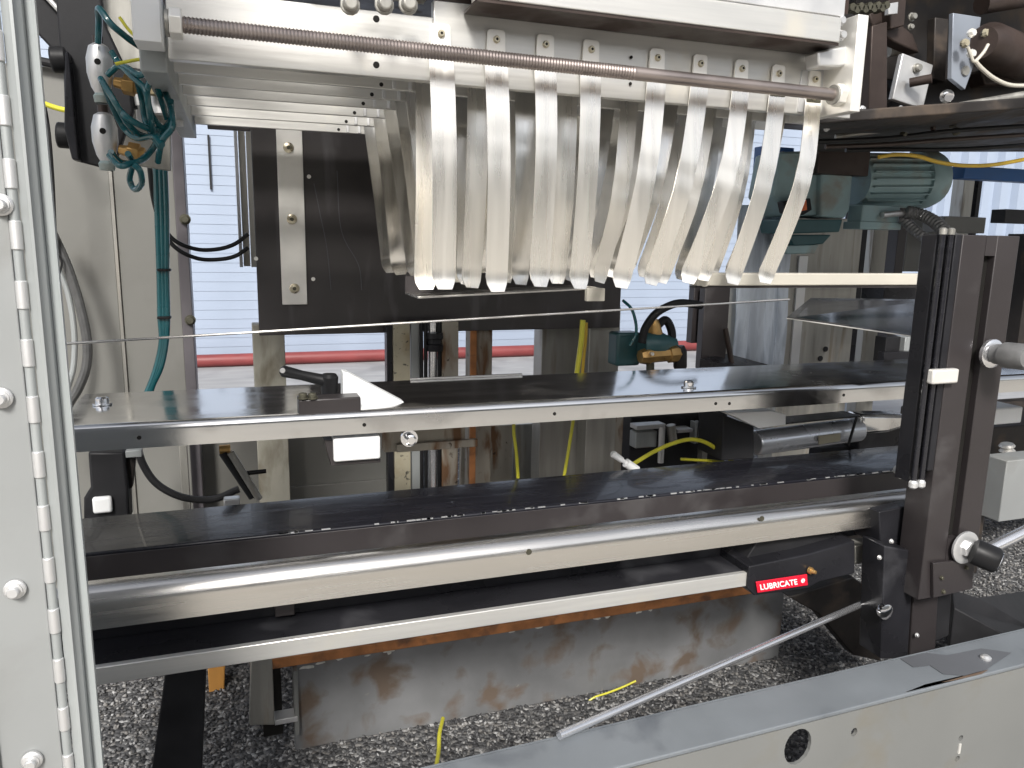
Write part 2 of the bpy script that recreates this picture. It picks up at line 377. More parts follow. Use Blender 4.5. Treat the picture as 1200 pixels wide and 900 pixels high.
# ------------------------------------------------------------------ cabinet side panel at the left rear
def cabinet():
    Y = 1.95; r = empty('cabinet_panel', 'beige sheet metal cabinet wall behind the teal tubes', 'cabinet', (P(130, 450, Y).x, Y, 0))
    x0 = P(40, 300, Y).x - .25; xs = P(140, 340, Y).x; x1 = P(209, 300, Y).x; zt = P(110, 82, Y).z
    MB().box(x0, xs - .004, Y, Y + .03, 0, zt).build('panel', 'beige', r, .002)
    MB().box(xs + .004, x1, Y, Y + .03, 0, zt + .15).build('panel', 'beige', r, .002)
    MB().box(xs - .0035, xs + .0035, Y - .006, Y + .02, 0, zt + .1).build('seam_strip', 'steelpost', r, .001)
    a = P(30, 83, Y); b = MB().rod((a.x, Y - .02, zt + .01), (P(78, 86, Y).x, Y - .02, zt), .009, 10); b.build('top_rail', 'matblack', r)
    x2 = P(215, 300, Y - .04).x
    MB().box(x1 + .002, x2 + .012, Y - .04, Y + .03, 0, zt + .2).build('corner_post', 'violet', r, .002)
    for px, py in ((217, 257), (223, 375)):
        c = P(px, py, Y - .042); MB().bolt(c, .009, .012).build('bolt', 'dirtyscrew', r)
cabinet()
def lower_panel():
    Y = 2.0; r = empty('lower_rear_panel', 'beige lower rear panel seen under the stainless table', 'panel', (P(350, 560, Y).x, Y, 0))
    x1 = P(462, 560, Y).x; x0 = P(228, 560, Y - .03).x
    MB().box(x0, x1, Y, Y + .02, 0, P(400, 503, Y).z).build('panel', 'beige', r, .002)
    MB().box(P(300, 560, Y).x, x1, Y - .012, Y - .0004, 0, P(380, 566, Y).z).build('lower_flange', 'beige', r, .002)
lower_panel()
m = MB(); Y = 1.86; m.box(P(212, 560, Y).x, P(221, 560, Y).x, Y, Y + .02, 0, P(215, 500, Y).z)
tag(m.build('thin_post', 'steelpost', bevel=.001), 'thin grey upright under the left end of the stainless table', 'post')

def curve_obj(name, pix, Y, r, m, label, cat, ring=0., sub=6, group=None, n=10):
    pts = [P(x, y, Y if not isinstance(Y, (list, tuple)) else Y[i]) for i, (x, y) in enumerate(pix)]
    return tag(MB().tube(pts, r, n, sub, ring).build(name, m), label, cat, group)
curve_obj('corrugated_conduit', [(48, 250), (62, 275), (80, 315), (94, 360), (102, 400), (101, 430), (92, 455), (78, 480), (70, 520)], 1.82, .0095, 'darkconduit', 'grey corrugated conduit bowing down the beige cabinet wall', 'conduit', .03, 14)
curve_obj('thin_hose', [(52, 285), (66, 310), (80, 345), (87, 390), (86, 430), (78, 460), (70, 500)], 1.88, .006, 'galv', 'thinner grey hose inside the bow of the corrugated conduit', 'hose')
curve_obj('black_wire', [(38, 78), (48, 105), (57, 150), (62, 210), (65, 275), (69, 325)], 1.80, .0028, 'rubber', 'thin black wire hanging down from the top left', 'wire')
curve_obj('black_wire', [(69, 325), (72, 305), (60, 290), (52, 280)], 1.80, .0018, 'rubber', 'short black wire end hooking beside the corrugated conduit', 'wire')
curve_obj('yellow_cable', [(28, 98), (38, 88), (44, 95), (36, 106), (30, 104)], 1.78, .004, 'yellow', 'small yellow cable loop beside the left guard door', 'cable')
curve_obj('yellow_cable', [(28, 104), (42, 116), (56, 123), (72, 128), (86, 130)], 1.76, .005, 'yellow', 'yellow cable running behind the black bracket at top left', 'cable')
# hose below the table on the left
curve_obj('black_hose', [(160, 520), (168, 545), (185, 568), (215, 583), (250, 585), (280, 573)], 1.75, .008, 'rubber', 'black hose looping under the left part of the stainless table', 'hose')

# ------------------------------------------------------------------ black mounting bracket top left + valves
def bracket():
    Y = 1.35; r = empty('black_bracket', 'black bracket plate at top left carrying the two silver valves', 'bracket', P(100, 190, Y))
    MB().pprism([(62, -40), (112, -40), (124, 30), (150, 85), (156, 130), (140, 175), (131, 201), (118, 196), (84, 187), (76, 150), (74, 80), (70, 60)], Y, .02).build('plate', 'matblack', r, .003)
    MB().pprism([(76, 60), (80, 60), (92, 188), (84, 186), (75, 150)], Y - .025, .03).build('side_rib', 'black', r, .002)
    for a, b in (((60, 70), (80, 70)), ((67, 158), (88, 160))):
        MB().rod(P(*a, Y + .01), P(*b, Y + .01), .019, 18).build('bumper', 'rubber', r, .003)
    for (a, b, w_) in (((20, -12), (92, 66), .022), ((52, -20), (112, 62), .014)):
        A = P(*a, Y + .05); B = P(*b, Y + .05); d = (B - A).normalized(); nrm = Vector((d.z, 0, -d.x))
        MB().prism([A + nrm * w_, B + nrm * w_, B - nrm * w_, A - nrm * w_], (0, .03, 0)).build('brace', 'matblack', r, .003)
        MB().rod(A - nrm * (w_ + .003) + Vector((0, -.01, 0)), B - nrm * (w_ + .003) + Vector((0, -.01, 0)), .004, 8).build('brace_edge', 'alu', r)
bracket()
def manifold():
    Y = 1.42; r = empty('valve_manifold', 'dark manifold with small fittings half hidden behind the teal tubes', 'manifold', P(165, 110, Y))
    MB().pprism([(150, 78), (186, 84), (190, 106), (150, 100)], Y, .03).build('arm', 'matblack', r, .002)
    MB().rod(P(186, 110, Y), P(188, 134, Y), .012, 12).build('fitting', 'alu', r, .001)
    MB().rod(P(183, 92, Y - .02), P(184, 112, Y - .02), .012, 12).build('fitting', 'beigerail', r, .001)
    MB().rod(P(150, 100, Y - .05), P(156, 128, Y - .05), .007, 10).build('plug', 'rubber', r)
    MB().rod(P(158, 104, Y - .05), P(162, 124, Y - .05), .006, 10).build('plug', 'alu', r)
manifold()
def grey_plate():
    Y = 1.5; r = empty('grey_machined_plate', 'grey machined plate behind the teal tubing at top left', 'plate', P(150, 100, Y))
    MB().pprism([(112, -30), (176, -30), (178, 60), (200, 105), (200, 200), (138, 190), (128, 90)], Y, .02).build('plate', 'steelpost', r, .002)
    MB().pprism([(88, -30), (114, -30), (116, 0), (116, 34)], Y - .03, .02).build('pale_edge', 'white', r, .001)
    MB().pprism([(156, 90), (170, 90), (174, 150), (160, 140)], Y - .02, .015).build('guide_strip', 'alu', r, .001)
grey_plate()
def valve(cx, cy, Y, lab):
    r = empty('flow_valve', lab, 'valve', P(cx, cy + 24, Y), 'silver flow valves on the black bracket')
    c = P(cx, cy, Y); s = Y / F
    m = MB(); m.lathe(c + Vector((0, 0, 23 * s)), c - Vector((0, 0, 24 * s)), [(0, 5 * s), (.06, 9 * s), (.3, 12 * s), (.6, 12 * s), (.88, 9 * s), (1, 6 * s)], 18); m.build('body', 'alu', r)
    m = MB(); m.lathe(c - Vector((0, 0, 24 * s)), c - Vector((0, 0, 33 * s)), [(0, 6 * s), (.3, 8 * s), (1, 7 * s)], 12); m.build('collar', 'motor', r)
    m = MB(); m.rod(c + Vector((0, -12.2 * s, 4 * s)), c + Vector((0, -11 * s, 4 * s)), 3 * s, 12); m.build('screw_recess', 'hole', r)
    m = MB(); m.lathe(c + Vector((12 * s, 0, -12 * s)), c + Vector((36 * s, -.004, -16 * s)), [(0, 5 * s), (.35, 6 * s), (.36, 10 * s), (.8, 10 * s), (.82, 7 * s), (1, 7 * s)], 6); m.build('brass_fitting', 'brass', r, .001)
    m = MB(); m.rod(c + Vector((0, 0, 22 * s)), c + Vector((0, 0, 30 * s)), 5 * s, 12); m.build('top_ring', 'brownmach', r)
valve(117, 80, 1.25, 'upper silver flow valve with brass fitting on the black bracket')
valve(123, 160, 1.25, 'lower silver flow valve with brass fitting on the black bracket')
TG = 'teal air tubes by the silver valves'
teals = [
 ([(160, 92), (166, 115), (170, 140), (178, 158), (188, 172)], 'straight teal tube dropping from the dark manifold'),
 ([(118, 92), (128, 108), (140, 128), (152, 140), (172, 150), (186, 152)], 'inner teal tube sweeping below the upper silver valve'),
 ([(178, 60), (186, 80), (184, 100), (190, 120), (196, 140)], 'teal tube hugging the dark sloping rail'),
 ([(130, 178), (142, 190), (160, 190), (178, 176), (186, 160)], 'second teal tube curling up from the lower silver valve'),
 ([(115, 50), (116, 25), (116, 10), (130, 28), (150, 45), (170, 60), (182, 80), (192, 105), (200, 125), (202, 148), (190, 165), (185, 190)], 'long teal tube arching from the upper silver valve'),
 ([(120, 96), (135, 120), (150, 145), (165, 158), (185, 158), (200, 140), (200, 118)], 'teal tube sweeping below the upper silver valve'),
 ([(122, 100), (132, 125), (145, 150), (160, 162), (180, 160), (190, 170)], 'outer teal tube of the pair below the upper silver valve'),
 ([(126, 88), (140, 78), (155, 90), (170, 105), (175, 130), (180, 160)], 'teal tube bending over the upper brass fitting'),
 ([(128, 182), (140, 194), (152, 192), (170, 185), (185, 165), (198, 148)], 'teal tube curling up from the lower silver valve'),
 ([(150, 180), (155, 192), (152, 210), (158, 222), (166, 215), (164, 200), (156, 193)], 'small teal tube loop below the lower brass fitting'),
 ([(130, 60), (138, 72), (150, 80), (165, 88), (178, 80)], 'short teal tube beside the upper brass fitting'),
 ([(172, 66), (176, 90), (172, 110), (178, 135), (190, 150)], 'teal tube running down beside the dark sloping rail'),
]
for k, (pix, lab) in enumerate(teals):
    curve_obj('air_tube', pix, [1.2 + .03 * math.sin(k * 2 + i) for i in range(len(pix))], .0042, 'teal', lab, 'tube', group=TG)
for k, (dx, lab) in enumerate(((-5, 'leftmost teal tube of the bundle hanging beside the cabinet corner'), (0, 'middle teal tube of the bundle hanging beside the cabinet corner'), (5, 'rightmost teal tube of the bundle hanging beside the cabinet corner'))):
    pts = [(186 + dx, 160), (188 + dx, 200), (190 + dx, 260), (191 + dx * .8, 320), (192 + dx * .8, 370)] + [(192 + dx * .5, 400), (186 + dx * .5, 430), (176 + dx * .3, 455), (168 + dx, 480)]
    curve_obj('air_tube', pts, 1.62, .0058, 'teal', lab, 'tube', group='teal tube bundle beside the cabinet')
for py, lab in ((317, 'upper black tie round the teal tube bundle'), (373, 'lower black tie round the teal tube bundle')):
    m = MB(); m.pbox(184, 200, py - 2, py + 1, 1.608, .022); tag(m.build('cable_tie', 'rubber', bevel=.001), lab, 'cable tie', 'ties on the teal bundle')
curve_obj('yellow_wire', [(140, 20), (150, 34), (162, 46), (172, 53)], 1.16, .002, 'yellow', 'yellow wire along the arching teal tube', 'wire')
curve_obj('yellow_wire', [(135, 75), (150, 72), (165, 70), (175, 76)], 1.17, .0022, 'yellow', 'short yellow wire above the upper brass fitting', 'wire')
curve_obj('black_hose', [(175, 190), (180, 225), (190, 262), (205, 282), (230, 292), (255, 292), (275, 286), (291, 274)], 1.7, .0042, 'rubber', 'upper of two black hoses sagging before the pale wall', 'hose')
curve_obj('black_hose', [(175, 195), (180, 235), (192, 272), (208, 292), (232, 303), (256, 304), (276, 300), (291, 290)], 1.7, .0042, 'rubber', 'lower of two black hoses sagging before the pale wall', 'hose')

# upright white frame behind
def upright(name, x0, x1, yt, yb, Y, d, m, label, cat='post', ym=None, zb=None, zt=None, bevel=.002):
    b = MB(); ym = (yt + yb) / 2 if ym is None else ym; xm = (x0 + x1) / 2
    b.box(P(x0, ym, Y).x, P(x1, ym, Y).x, Y, Y + d, P(xm, yb, Y).z if zb is None else zb, P(xm, yt, Y).z if zt is None else zt)
    return tag(b.build(name, m, bevel=bevel), label, cat)
def white_frame():
    Y = 2.4; r = empty('white_door_frame', 'white upright channel frame beside the dark plate', 'frame', P(282, 310, Y))
    MB().pbox(276, 280, 100, 313, Y, .03).build('edge', 'alu', r, .001)
    MB().pbox(281, 289, 100, 312, Y + .01, .03).build('web', 'cream', r, .001)
    MB().pbox(290, 297, 100, 313, Y, .03).build('edge', 'cream', r, .001)
white_frame()
m = MB(); m.pbox(244.5, 247, 158, 222, 5.985, .01); tag(m.build('slot_cover', 'matblack'), 'thin dark slot on the pale wall at upper left', 'slot')

# ------------------------------------------------------------------ finger racks
XL = P(197, 60, 1.05).x; XM = P(508, 60, 1.05).x; XR = P(1000, 110, 1.05).x
ZB = P(350, 82, 1.05).z
tops = [516, 580, 637, 690, 767, 817, 865, 908, 950]
bots = [519, 580, 629, 677, 723, 761, 801, 852, 893]
heads = [28, 35, 41, 47, 57, 64, 70, 76, 83]
ratio = [1, .928, .865, .808, .75, .695, .645]
xt1 = [P(x, 88 + i * 5, 1.05).x for i, x in enumerate(tops)]
xb1 = [P(x, 343 - i * 1.4, 1.05).x for i, x in enumerate(bots)]
wpx = [29, 27, 25.5, 24, 22, 20.5, 19.5, 19, 18]
wid = [P(x + q / 2, 95, 1.05).x - P(x - q / 2, 95, 1.05).x for x, q in zip(tops, wpx)]
def ribbon(cs, ws, th, normal_hint=Vector((0, -1, 0))):
    """strip swept through centres cs with widths ws; cs carry a width direction each"""
    m = MB(); vs = []; n = len(cs)
    for i, (c, wd) in enumerate(cs):
        t = (cs[min(i + 1, n - 1)][0] - cs[max(i - 1, 0)][0]).normalized()
        wv = (wd - t * wd.dot(t)).normalized(); nn = t.cross(wv).normalized()
        h = ws[i] / 2
        for a, b in ((-1, -1), (1, -1), (1, 1), (-1, 1)): vs.append(c + wv * h * a + nn * th / 2 * b)
    fs = [(3, 2, 1, 0), tuple(4 * (n - 1) + k for k in range(4))]
    for i in range(n - 1):
        for k in range(4): fs.append((4 * i + k, 4 * i + (k + 1) % 4, 4 * i + 4 + (k + 1) % 4, 4 * i + 4 + k))
    return m.add(vs, fs)
ordinal = ['front', 'second', 'third', 'fourth', 'fifth', 'sixth', 'rearmost']
ztab_mesh = None
for k in range(7):
    Y = 1.05 / ratio[k]
    lab = {0: 'front row of long bright steel strips screwed to an aluminium bar behind the threaded rod',
           6: 'rearmost row of hanging steel strips, nearest the dark plate'}.get(k, '%s row of hanging steel strips counted from the threaded rod' % ordinal[k])
    r = empty('finger_rack', lab, 'strip rack', ((XL + XR) / 2, Y, ZB), 'rows of hanging steel strips')
    ztop = P(505, 20, 1.05).z if k == 0 else ZB + .075
    m = MB(); m.box(XL, XM - .0005, Y, Y + (.016 if k == 0 else .006), ZB, ztop); m.build('left_bar', 'bar', r, .0012)
    m = MB(); m.box(XM + .0005, XR, Y + .002, Y + (.016 if k == 0 else .008), ZB - .001, ztop + (.022 if k == 0 else 0)); m.build('main_bar', 'bar', r, .0012)
    if k:   # small clamp blocks and pins near the step in each rear bar
        for q in (.035, .012):
            MB().box(XM - q - .005, XM - q, Y - .004, Y - .0002, ZB + .001, ZB + .02).build('clamp_pin', 'alu', r, .0008)
        MB().rod((XM - .055, Y - .0003, ZB + .006), (XM - .055, Y + .004, ZB + .006), .003, 10).build('screw_hole', 'hole', r)
    for i in range(9):
        x0 = xt1[i]; x1 = xb1[i]
        rr = random.Random(k * 31 + i)
        if k: x1 += rr.uniform(-.016, .016) + (.034 * (k / 6) if i == 0 else 0)
        w_ = wid[i]
        zt = P(tops[i], heads[i] + 36, 1.05).z if k == 0 else ZB + .03
        zb = P(bots[i], 341 - 1.3 * i, 1.05).z + rr.uniform(-.003, .004)
        hd = P(tops[i], heads[i], 1.05).z if k == 0 else ZB + .06
        bow = .011 + rr.uniform(-.003, .006) + (.010 if i > 3 else 0)
        kink = (.42 if i > 3 else .33) + rr.uniform(-.04, .05) + (.05 if k else 0)
        yb = rr.uniform(-.004, .008) if k == 0 else rr.uniform(-.014, .014)
        cs = []; ws = []; NN = 30
        tw = rr.uniform(-.10, .10) + (-.06 if i > 4 else .04)
        for j in range(NN + 1):
            t = j / NN
            z = zt + (zb - zt) * t; x = x0 + (x1 - x0) * (t ** 1.15 if i > 3 else t)
            f = (t / kink) if t < kink else 1 - ((t - kink) / (1 - kink)) ** (1.6)
            f = f - (.12 if i > 3 else .2) * math.exp(-((t - kink) / (.05 if i > 3 else .10)) ** 2)
            y = Y - .004 - bow * f + yb * t
            if t > .95: y -= (t - .95) * .16
            a = tw * t * (2.2 if k else 1.2)
            cs.append((Vector((x, y, z)), Vector((math.cos(a), math.sin(a), 0))))
            ws.append(w_ * (1 if t < .95 else (.9 if t < .98 else .6)))
        ribbon(cs, ws, .0011).build('steel_strip', 'strip' if k == 0 or (k < 3 and (i + k) % 3) else 'polished', r)
        if k == 0:
            # rounded bright tab above the rod
            hw = w_ * .38; poly = []
            for a in range(7): poly.append((x0 + hw - .005 + .005 * math.cos(a / 6 * 1.57), hd - .005 + .005 * math.sin(a / 6 * 1.57)))
            for a in range(7): poly.append((x0 - hw + .005 - .005 * math.sin(a / 6 * 1.57), hd - .005 + .005 * math.cos(a / 6 * 1.57)))
            poly += [(x0 - hw - .001, zt + .002), (x0 + hw + .001, zt + .002)]
            tb = MB().prism([(a, Y - .0042, b) for a, b in poly], (0, .0038, 0)).build('tab', 'tab', r, .0004)
            for zz, mm in ((hd - .013, 'screw'), (zt + .0055, 'screw')):
                s_ = MB(); s_.lathe((x0, Y - .0042, zz), (x0, Y - .0082, zz), [(0, .0048), (.6, .0048), (1, .0036)], 14); s_.build('screw', mm, tb)
                s_ = MB(); s_.rod((x0, Y - .0084, zz), (x0, Y - .0081, zz), .002, 6); s_.build('screw_socket', 'hole', tb)
            MB().box(x0 - w_ * .45, x0 + w_ * .45, Y - .0062, Y - .0043, zt - .002, zt + .0045).build('clamp_edge', 'dirtyscrew', r, .0004)
    if k == 0:
        for px, py, s_ in ((441, 22, .0042), (441, 76, .0042), (740, 67, .0023), (739, 98, .0023)):
            c = P(px, py, Y - .0005); MB().rod(c, c + Vector((0, .0012, 0)), s_, 14).build('bar_hole', 'hole', r)

# side carrier rail running back along the left ends of the bars
def side_rail():
    r = empty('side_carrier_rail', 'dark grey rail running back along the left ends of the bars', 'rail', (XL - .02, 1.3, ZB - .01))
    MB().box(XL - .034, XL - .003, 1.075, 1.76, ZB - .012, ZB + .07).build('rail', 'galv', r, .002)
    MB().box(XL - .034, XL - .004, 1.02, 1.07, P(180, 49, 1.02).z, 1.5).build('end_plate', 'white', r, .001)
    MB().rod((XL - .018, 1.5, ZB - .012), (XL - .018, 1.5, ZB - .022), .006, 6).build('bolt', 'alu', r)
side_rail()
# threaded rod
def threaded():
    Y = 1.005; a = P(205, 28, Y); b = P(985, 112, Y)
    r = empty('threaded_rod', 'long brownish threaded rod with a nut at each end, in front of the bars', 'rod', (a + b) / 2)
    d = (b - a); Ld = d.length; pit = .0042; n = int(Ld / pit)
    prof = []
    for i in range(n):
        dep = .0009 if i < n * .62 else .0002
        prof += [(i / n, .0092 - dep), ((i + .5) / n, .0092 + dep * .4)]
    prof.append((1, .0092))
    MB().lathe(a, b, prof, 16).build('shaft', 'thread', r)
    u = d.normalized()
    for c in (a, b - u * .006):
        MB().lathe(c - u * .006, c + u * .008, [(0, .015), (.08, .017), (.92, .017), (1, .015)], 6).build('nut', 'tab', r, .001)
        MB().lathe(c - u * .010, c - u * .0063, [(0, .0145), (1, .0145)], 20).build('washer', 'steelpost', r)
threaded()

# upper beam above the front rack
def upper_beam():
    Y = .985; r = empty('upper_beam', 'pale aluminium beam above the threaded rod', 'beam', P(800, 40, Y))
    z0 = P(985, 50, Y).z; z1 = P(985, 20, Y).z
    MB().box(P(560, -5, Y).x, P(985, 40, Y).x, Y, Y + .03, z0, z1).build('beam_face', 'bar', r, .0015)
    MB().box(P(560, -5, Y).x, P(985, 40, Y).x, Y + .002, 1.049, z0 - .004, z0 - .0004).build('painted_underside_shade', 'brownmach', r)  # brown strip paints the shade under the beam
    MB().box(XM + .004, P(990, 60, Y + .068).x, Y + .068, Y + .08, z0 - .05, z1 + .1).build('recess_plate', 'brownmach', r, .001)  # brown here stands in for the shadowed groove
    MB().box(P(500, -30, Y).x, P(998, 0, Y).x, Y + .012, Y + .034, z1 + .005, z1 + .12).build('cover_sheet', 'alu', r, .001)
    c = P(868, 17, Y - .001)
    MB().rod((XL + .22, Y + .12, ZB + .14), (XM, Y + .12, ZB + .14), .03, 14).build('cross_tube', 'steelpost', r)
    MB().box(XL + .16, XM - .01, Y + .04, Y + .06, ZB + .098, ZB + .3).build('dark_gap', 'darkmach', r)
    for px in (410, 450, 478):
        q = P(px, 6, Y + .02); MB().bolt(q, .009, .014).build('bolt', 'steelpost', r, .001)
upper_beam()
def end_bracket():
    Y = .985; r = empty('end_bracket', 'bright upright end plate at the right end of the threaded rod', 'bracket', P(1005, 130, Y))
    x0 = P(1001, 75, Y).x; x1 = P(1013, 75, Y).x
    MB().box(x0, x1, Y, Y + .14, P(1005, 131, Y).z, P(1005, 16, Y).z).build('end_plate', 'tab', r, .001)
    MB().pprism([(958, 60), (1000, 52), (1003, 74), (985, 78), (960, 78)], Y + .02, .03).build('clamp_block', 'alu', r, .003)
    MB().pprism([(940, 82), (998, 82), (998, 133), (972, 137), (935, 131)], Y + .0645, .01).build('back_plate', 'alu', r, .001)
    for px, py in ((983, 25), (984, 42)):
        MB().bolt(P(px, py, Y + .02), .006, .01).build('bolt', 'alu', r)
    MB().pprism([(975, 18), (1000, 16), (998, 60), (975, 58)], Y + .055, .01).build('dark_backing', 'darkmach', r)
end_bracket()

# ------------------------------------------------------------------ dark plate with metal strip
def dark_plate():
    Y = 1.78; r = empty('dark_plate', 'large scratched black brown plate hanging behind the steel strips', 'plate', P(520, 390, Y))
    xl = P(300, 300, Y).x; zb = P(500, 389, Y).z; xr = P(727, 360, Y).x
    MB().box(xl, xr, Y, Y + .012, zb, P(400, 143, Y).z + .08).build('plate', 'plate', r, .0015)
    MB().box(P(243, 148, Y).x, xl - .0005, Y, Y + .012, P(265, 152, Y).z, P(265, 140, Y).z + .08).build('top_strip', 'plate', r, .0015)
    s = MB(); Ys = Y - .006
    s.box(P(327, 250, Ys).x, P(357, 250, Ys).x, Ys, Ys + .0055, P(345, 357, Ys).z, P(340, 140, Ys).z + .06); st = s.build('metal_strip', 'tab', r, .001)
    for px, py in ((338, 173), (342, 257), (345, 338)):
        c = P(px, py, Ys - .0005); MB().lathe(c, c + Vector((0, -.004, 0)), [(0, .011), (.6, .011), (1, .008)], 16).build('screw', 'screw', st)
        MB().rod(c + Vector((0, -.0043, 0)), c + Vector((0, -.0040, 0)), .0045, 6).build('screw_socket', 'dirtyscrew', st)
    for px, py in ((362, 207), (367, 327), (300, 303)):
        c = P(px, py, Y - .0005); MB().rod(c + Vector((0, -.002, 0)), c, .0045, 10).build('rivet', 'tab', r)
    for pts in ([(368, 215), (375, 250), (383, 290), (388, 340)], [(395, 200), (400, 270), (420, 310), (424, 340)]):
        MB().tube([P(x, y, Y - .0005) for x, y in pts], .0012, 4, 5).build('scratch', mat('pale_scuff', (.09, .09, .10), .5), r)
dark_plate()
# slanted ledge below the strips and cream bar
def ledge():
    Y = 1.19; r = empty('lower_ledge', 'thin bright edged ledge just under the tips of the steel strips', 'ledge', P(600, 345, Y))
    a = P(490, 350, Y); b = P(703, 339, Y)
    MB().prism([a, b, b + Vector((0, 0, .003)), a + Vector((0, 0, .003))], (0, .10, 0)).build('lip', 'rail', r, .0005)
    a2 = a + Vector((0, .10, -.0)); b2 = b + Vector((0, .10, 0))
    MB().prism([a2, b2, b2 + Vector((0, 0, .03)), a2 + Vector((0, 0, .03))], (0, .002, 0)).build('upstand', 'brown', r)
    MB().pbox(688, 709, 338, 353, Y - .012, .01).build('tab', 'cream', r, .001)
ledge()
def cream():
    Y = 1.16; r = empty('cream_bar', 'cream painted flat bar running right from under the strips', 'bar', P(960, 334, Y))
    MB().box(P(818, 330, Y).x, P(1110, 328, Y).x, Y, Y + .03, P(960, 334.5, Y).z, P(960, 320.5, Y).z).build('bar', 'cream', r, .002)
    MB().box(P(818, 330, Y).x + .002, P(1110, 328, Y).x, Y + .004, Y + .03, P(960, 337.5, Y).z, P(960, 335, Y).z).build('lower_lip', 'brown', r)
    MB().rod(P(826, 330, Y - .004), P(826, 330, Y), .009, 14).build('end_boss', 'cream', r, .001)
cream()
m = MB(); m.rod(P(58, 404, 1.14), P(925, 351, 1.14), .0018, 8)
tag(m.build('guide_wire', 'rail'), 'thin taut wire crossing in front of the dark plate', 'wire')

# ------------------------------------------------------------------ stainless table
ZT = .698
def table():
    r = empty('stainless_table', 'narrow stainless table with a folded front edge across the machine', 'table', (.8, 1.2, ZT - .05))
    X0 = P(62, 503, 1.1).x; X1 = 3.0
    zt = ZT + .004; zb = P(75, 531, 1.1).z
    xprof(X0, X1, sheet_prof(1.1, 1.325, zt, zb, .011, .003)).build('sheet', 'table', r)
    for px, py in ((163, 513), (427, 498), (650, 485), (839, 473), (855, 473), (989, 463)):
        c = P(px, py, 1.0995); MB().rod(c, c + Vector((0, .0006, 0)), .0028, 12).build('screw_hole', 'hole', r)
    for px, py in ((120, 474), (807, 454)):
        c = P(px, py, Z=zt + .0005); MB().lathe(c, c + Vector((0, 0, .012)), [(0, .013), (.2, .013), (.21, .009), (.8, .009), (1, .006)], 12).build('bolt', 'chrome', r)
    MB().box(P(480, 467, 1.33).x, P(610, 460, 1.33).x, 1.322, 1.3265, zt + .0005, zt + .004).build('rear_lip', 'rail', r)
table()
def lever():
    Y = 1.18; r = empty('clamp_lever', 'black ratchet clamp lever standing on the stainless table', 'lever', P(386, 468, Y))
    a = P(328, 434, Y); b = P(385, 447, Y)
    MB().lathe(a, b, [(0, .004), (.06, .009), (.2, .0085), (.45, .0075), (.85, .009), (1, .012)], 14).build('arm', 'rubber', r)
    MB().lathe(P(386, 438, Y), P(386, 464, Y), [(0, .010), (.15, .0135), (.8, .012), (1, .011)], 16).build('hub', 'rubber', r)
    MB().rod(P(386, 462, Y), P(386, 470, Y), .007, 12).build('stud', 'steel', r)
    c = P(331, 434, Y - .008); MB().rod(c, c + Vector((0, -.002, 0)), .004, 10).build('end_ring', 'alu', r)
lever()
def block():
    Y = 1.105; r = empty('dark_mount_block', 'dark mounting block under the clamp lever', 'block', P(386, 483, Y))
    MB().pbox(350, 423, 467, 486, Y, .034, ym=476).build('block', 'brown', r, .002)
    for px in (355, 366):
        c = P(px, 467, Y + .004); MB().bolt(c + Vector((0, 0, .0)), .006, .008, (0, 0, 1)).build('bolt', 'dirtyscrew', r)
block()
m = MB(); m.pprism([(402, 436), (408, 437), (482, 476), (482, 480), (402, 484)], 1.142, .03)
tag(m.build('plastic_wedge', 'white', bevel=.002), 'white triangular plastic wedge on the stainless table', 'wedge')
m = MB(); m.pbox(391, 446, 513, 540, 1.106, .05)
tag(m.build('plastic_block', 'white', bevel=.003), 'white plastic block hanging just under the table edge', 'block')
m = MB(); m.pprism([(380, 516), (390, 516), (393, 541), (446, 538), (446, 542), (388, 546)], 1.115, .05)
tag(m.build('block_holder', 'brown', bevel=.001), 'brown holder behind the white block under the table', 'holder')
m = MB(); c = P(479, 513, 1.16); m.lathe(c, c + Vector((0, -.02, 0)), [(0, .0135), (.25, .0135), (.26, .009), (.9, .009), (.95, .006), (1, .006)], 16)
tag(m.build('round_bolt', 'chrome'), 'shiny round bolt head peeking out under the table edge', 'bolt')
m = MB(); m.pbox(450, 545, 503, 527, 1.24, .02); m.pbox(465, 560, 518, 527, 1.23, .008)
tag(m.build('slide_carriage', 'rustpost', bevel=.001), 'stained carriage plate across the slide posts under the table', 'carriage')

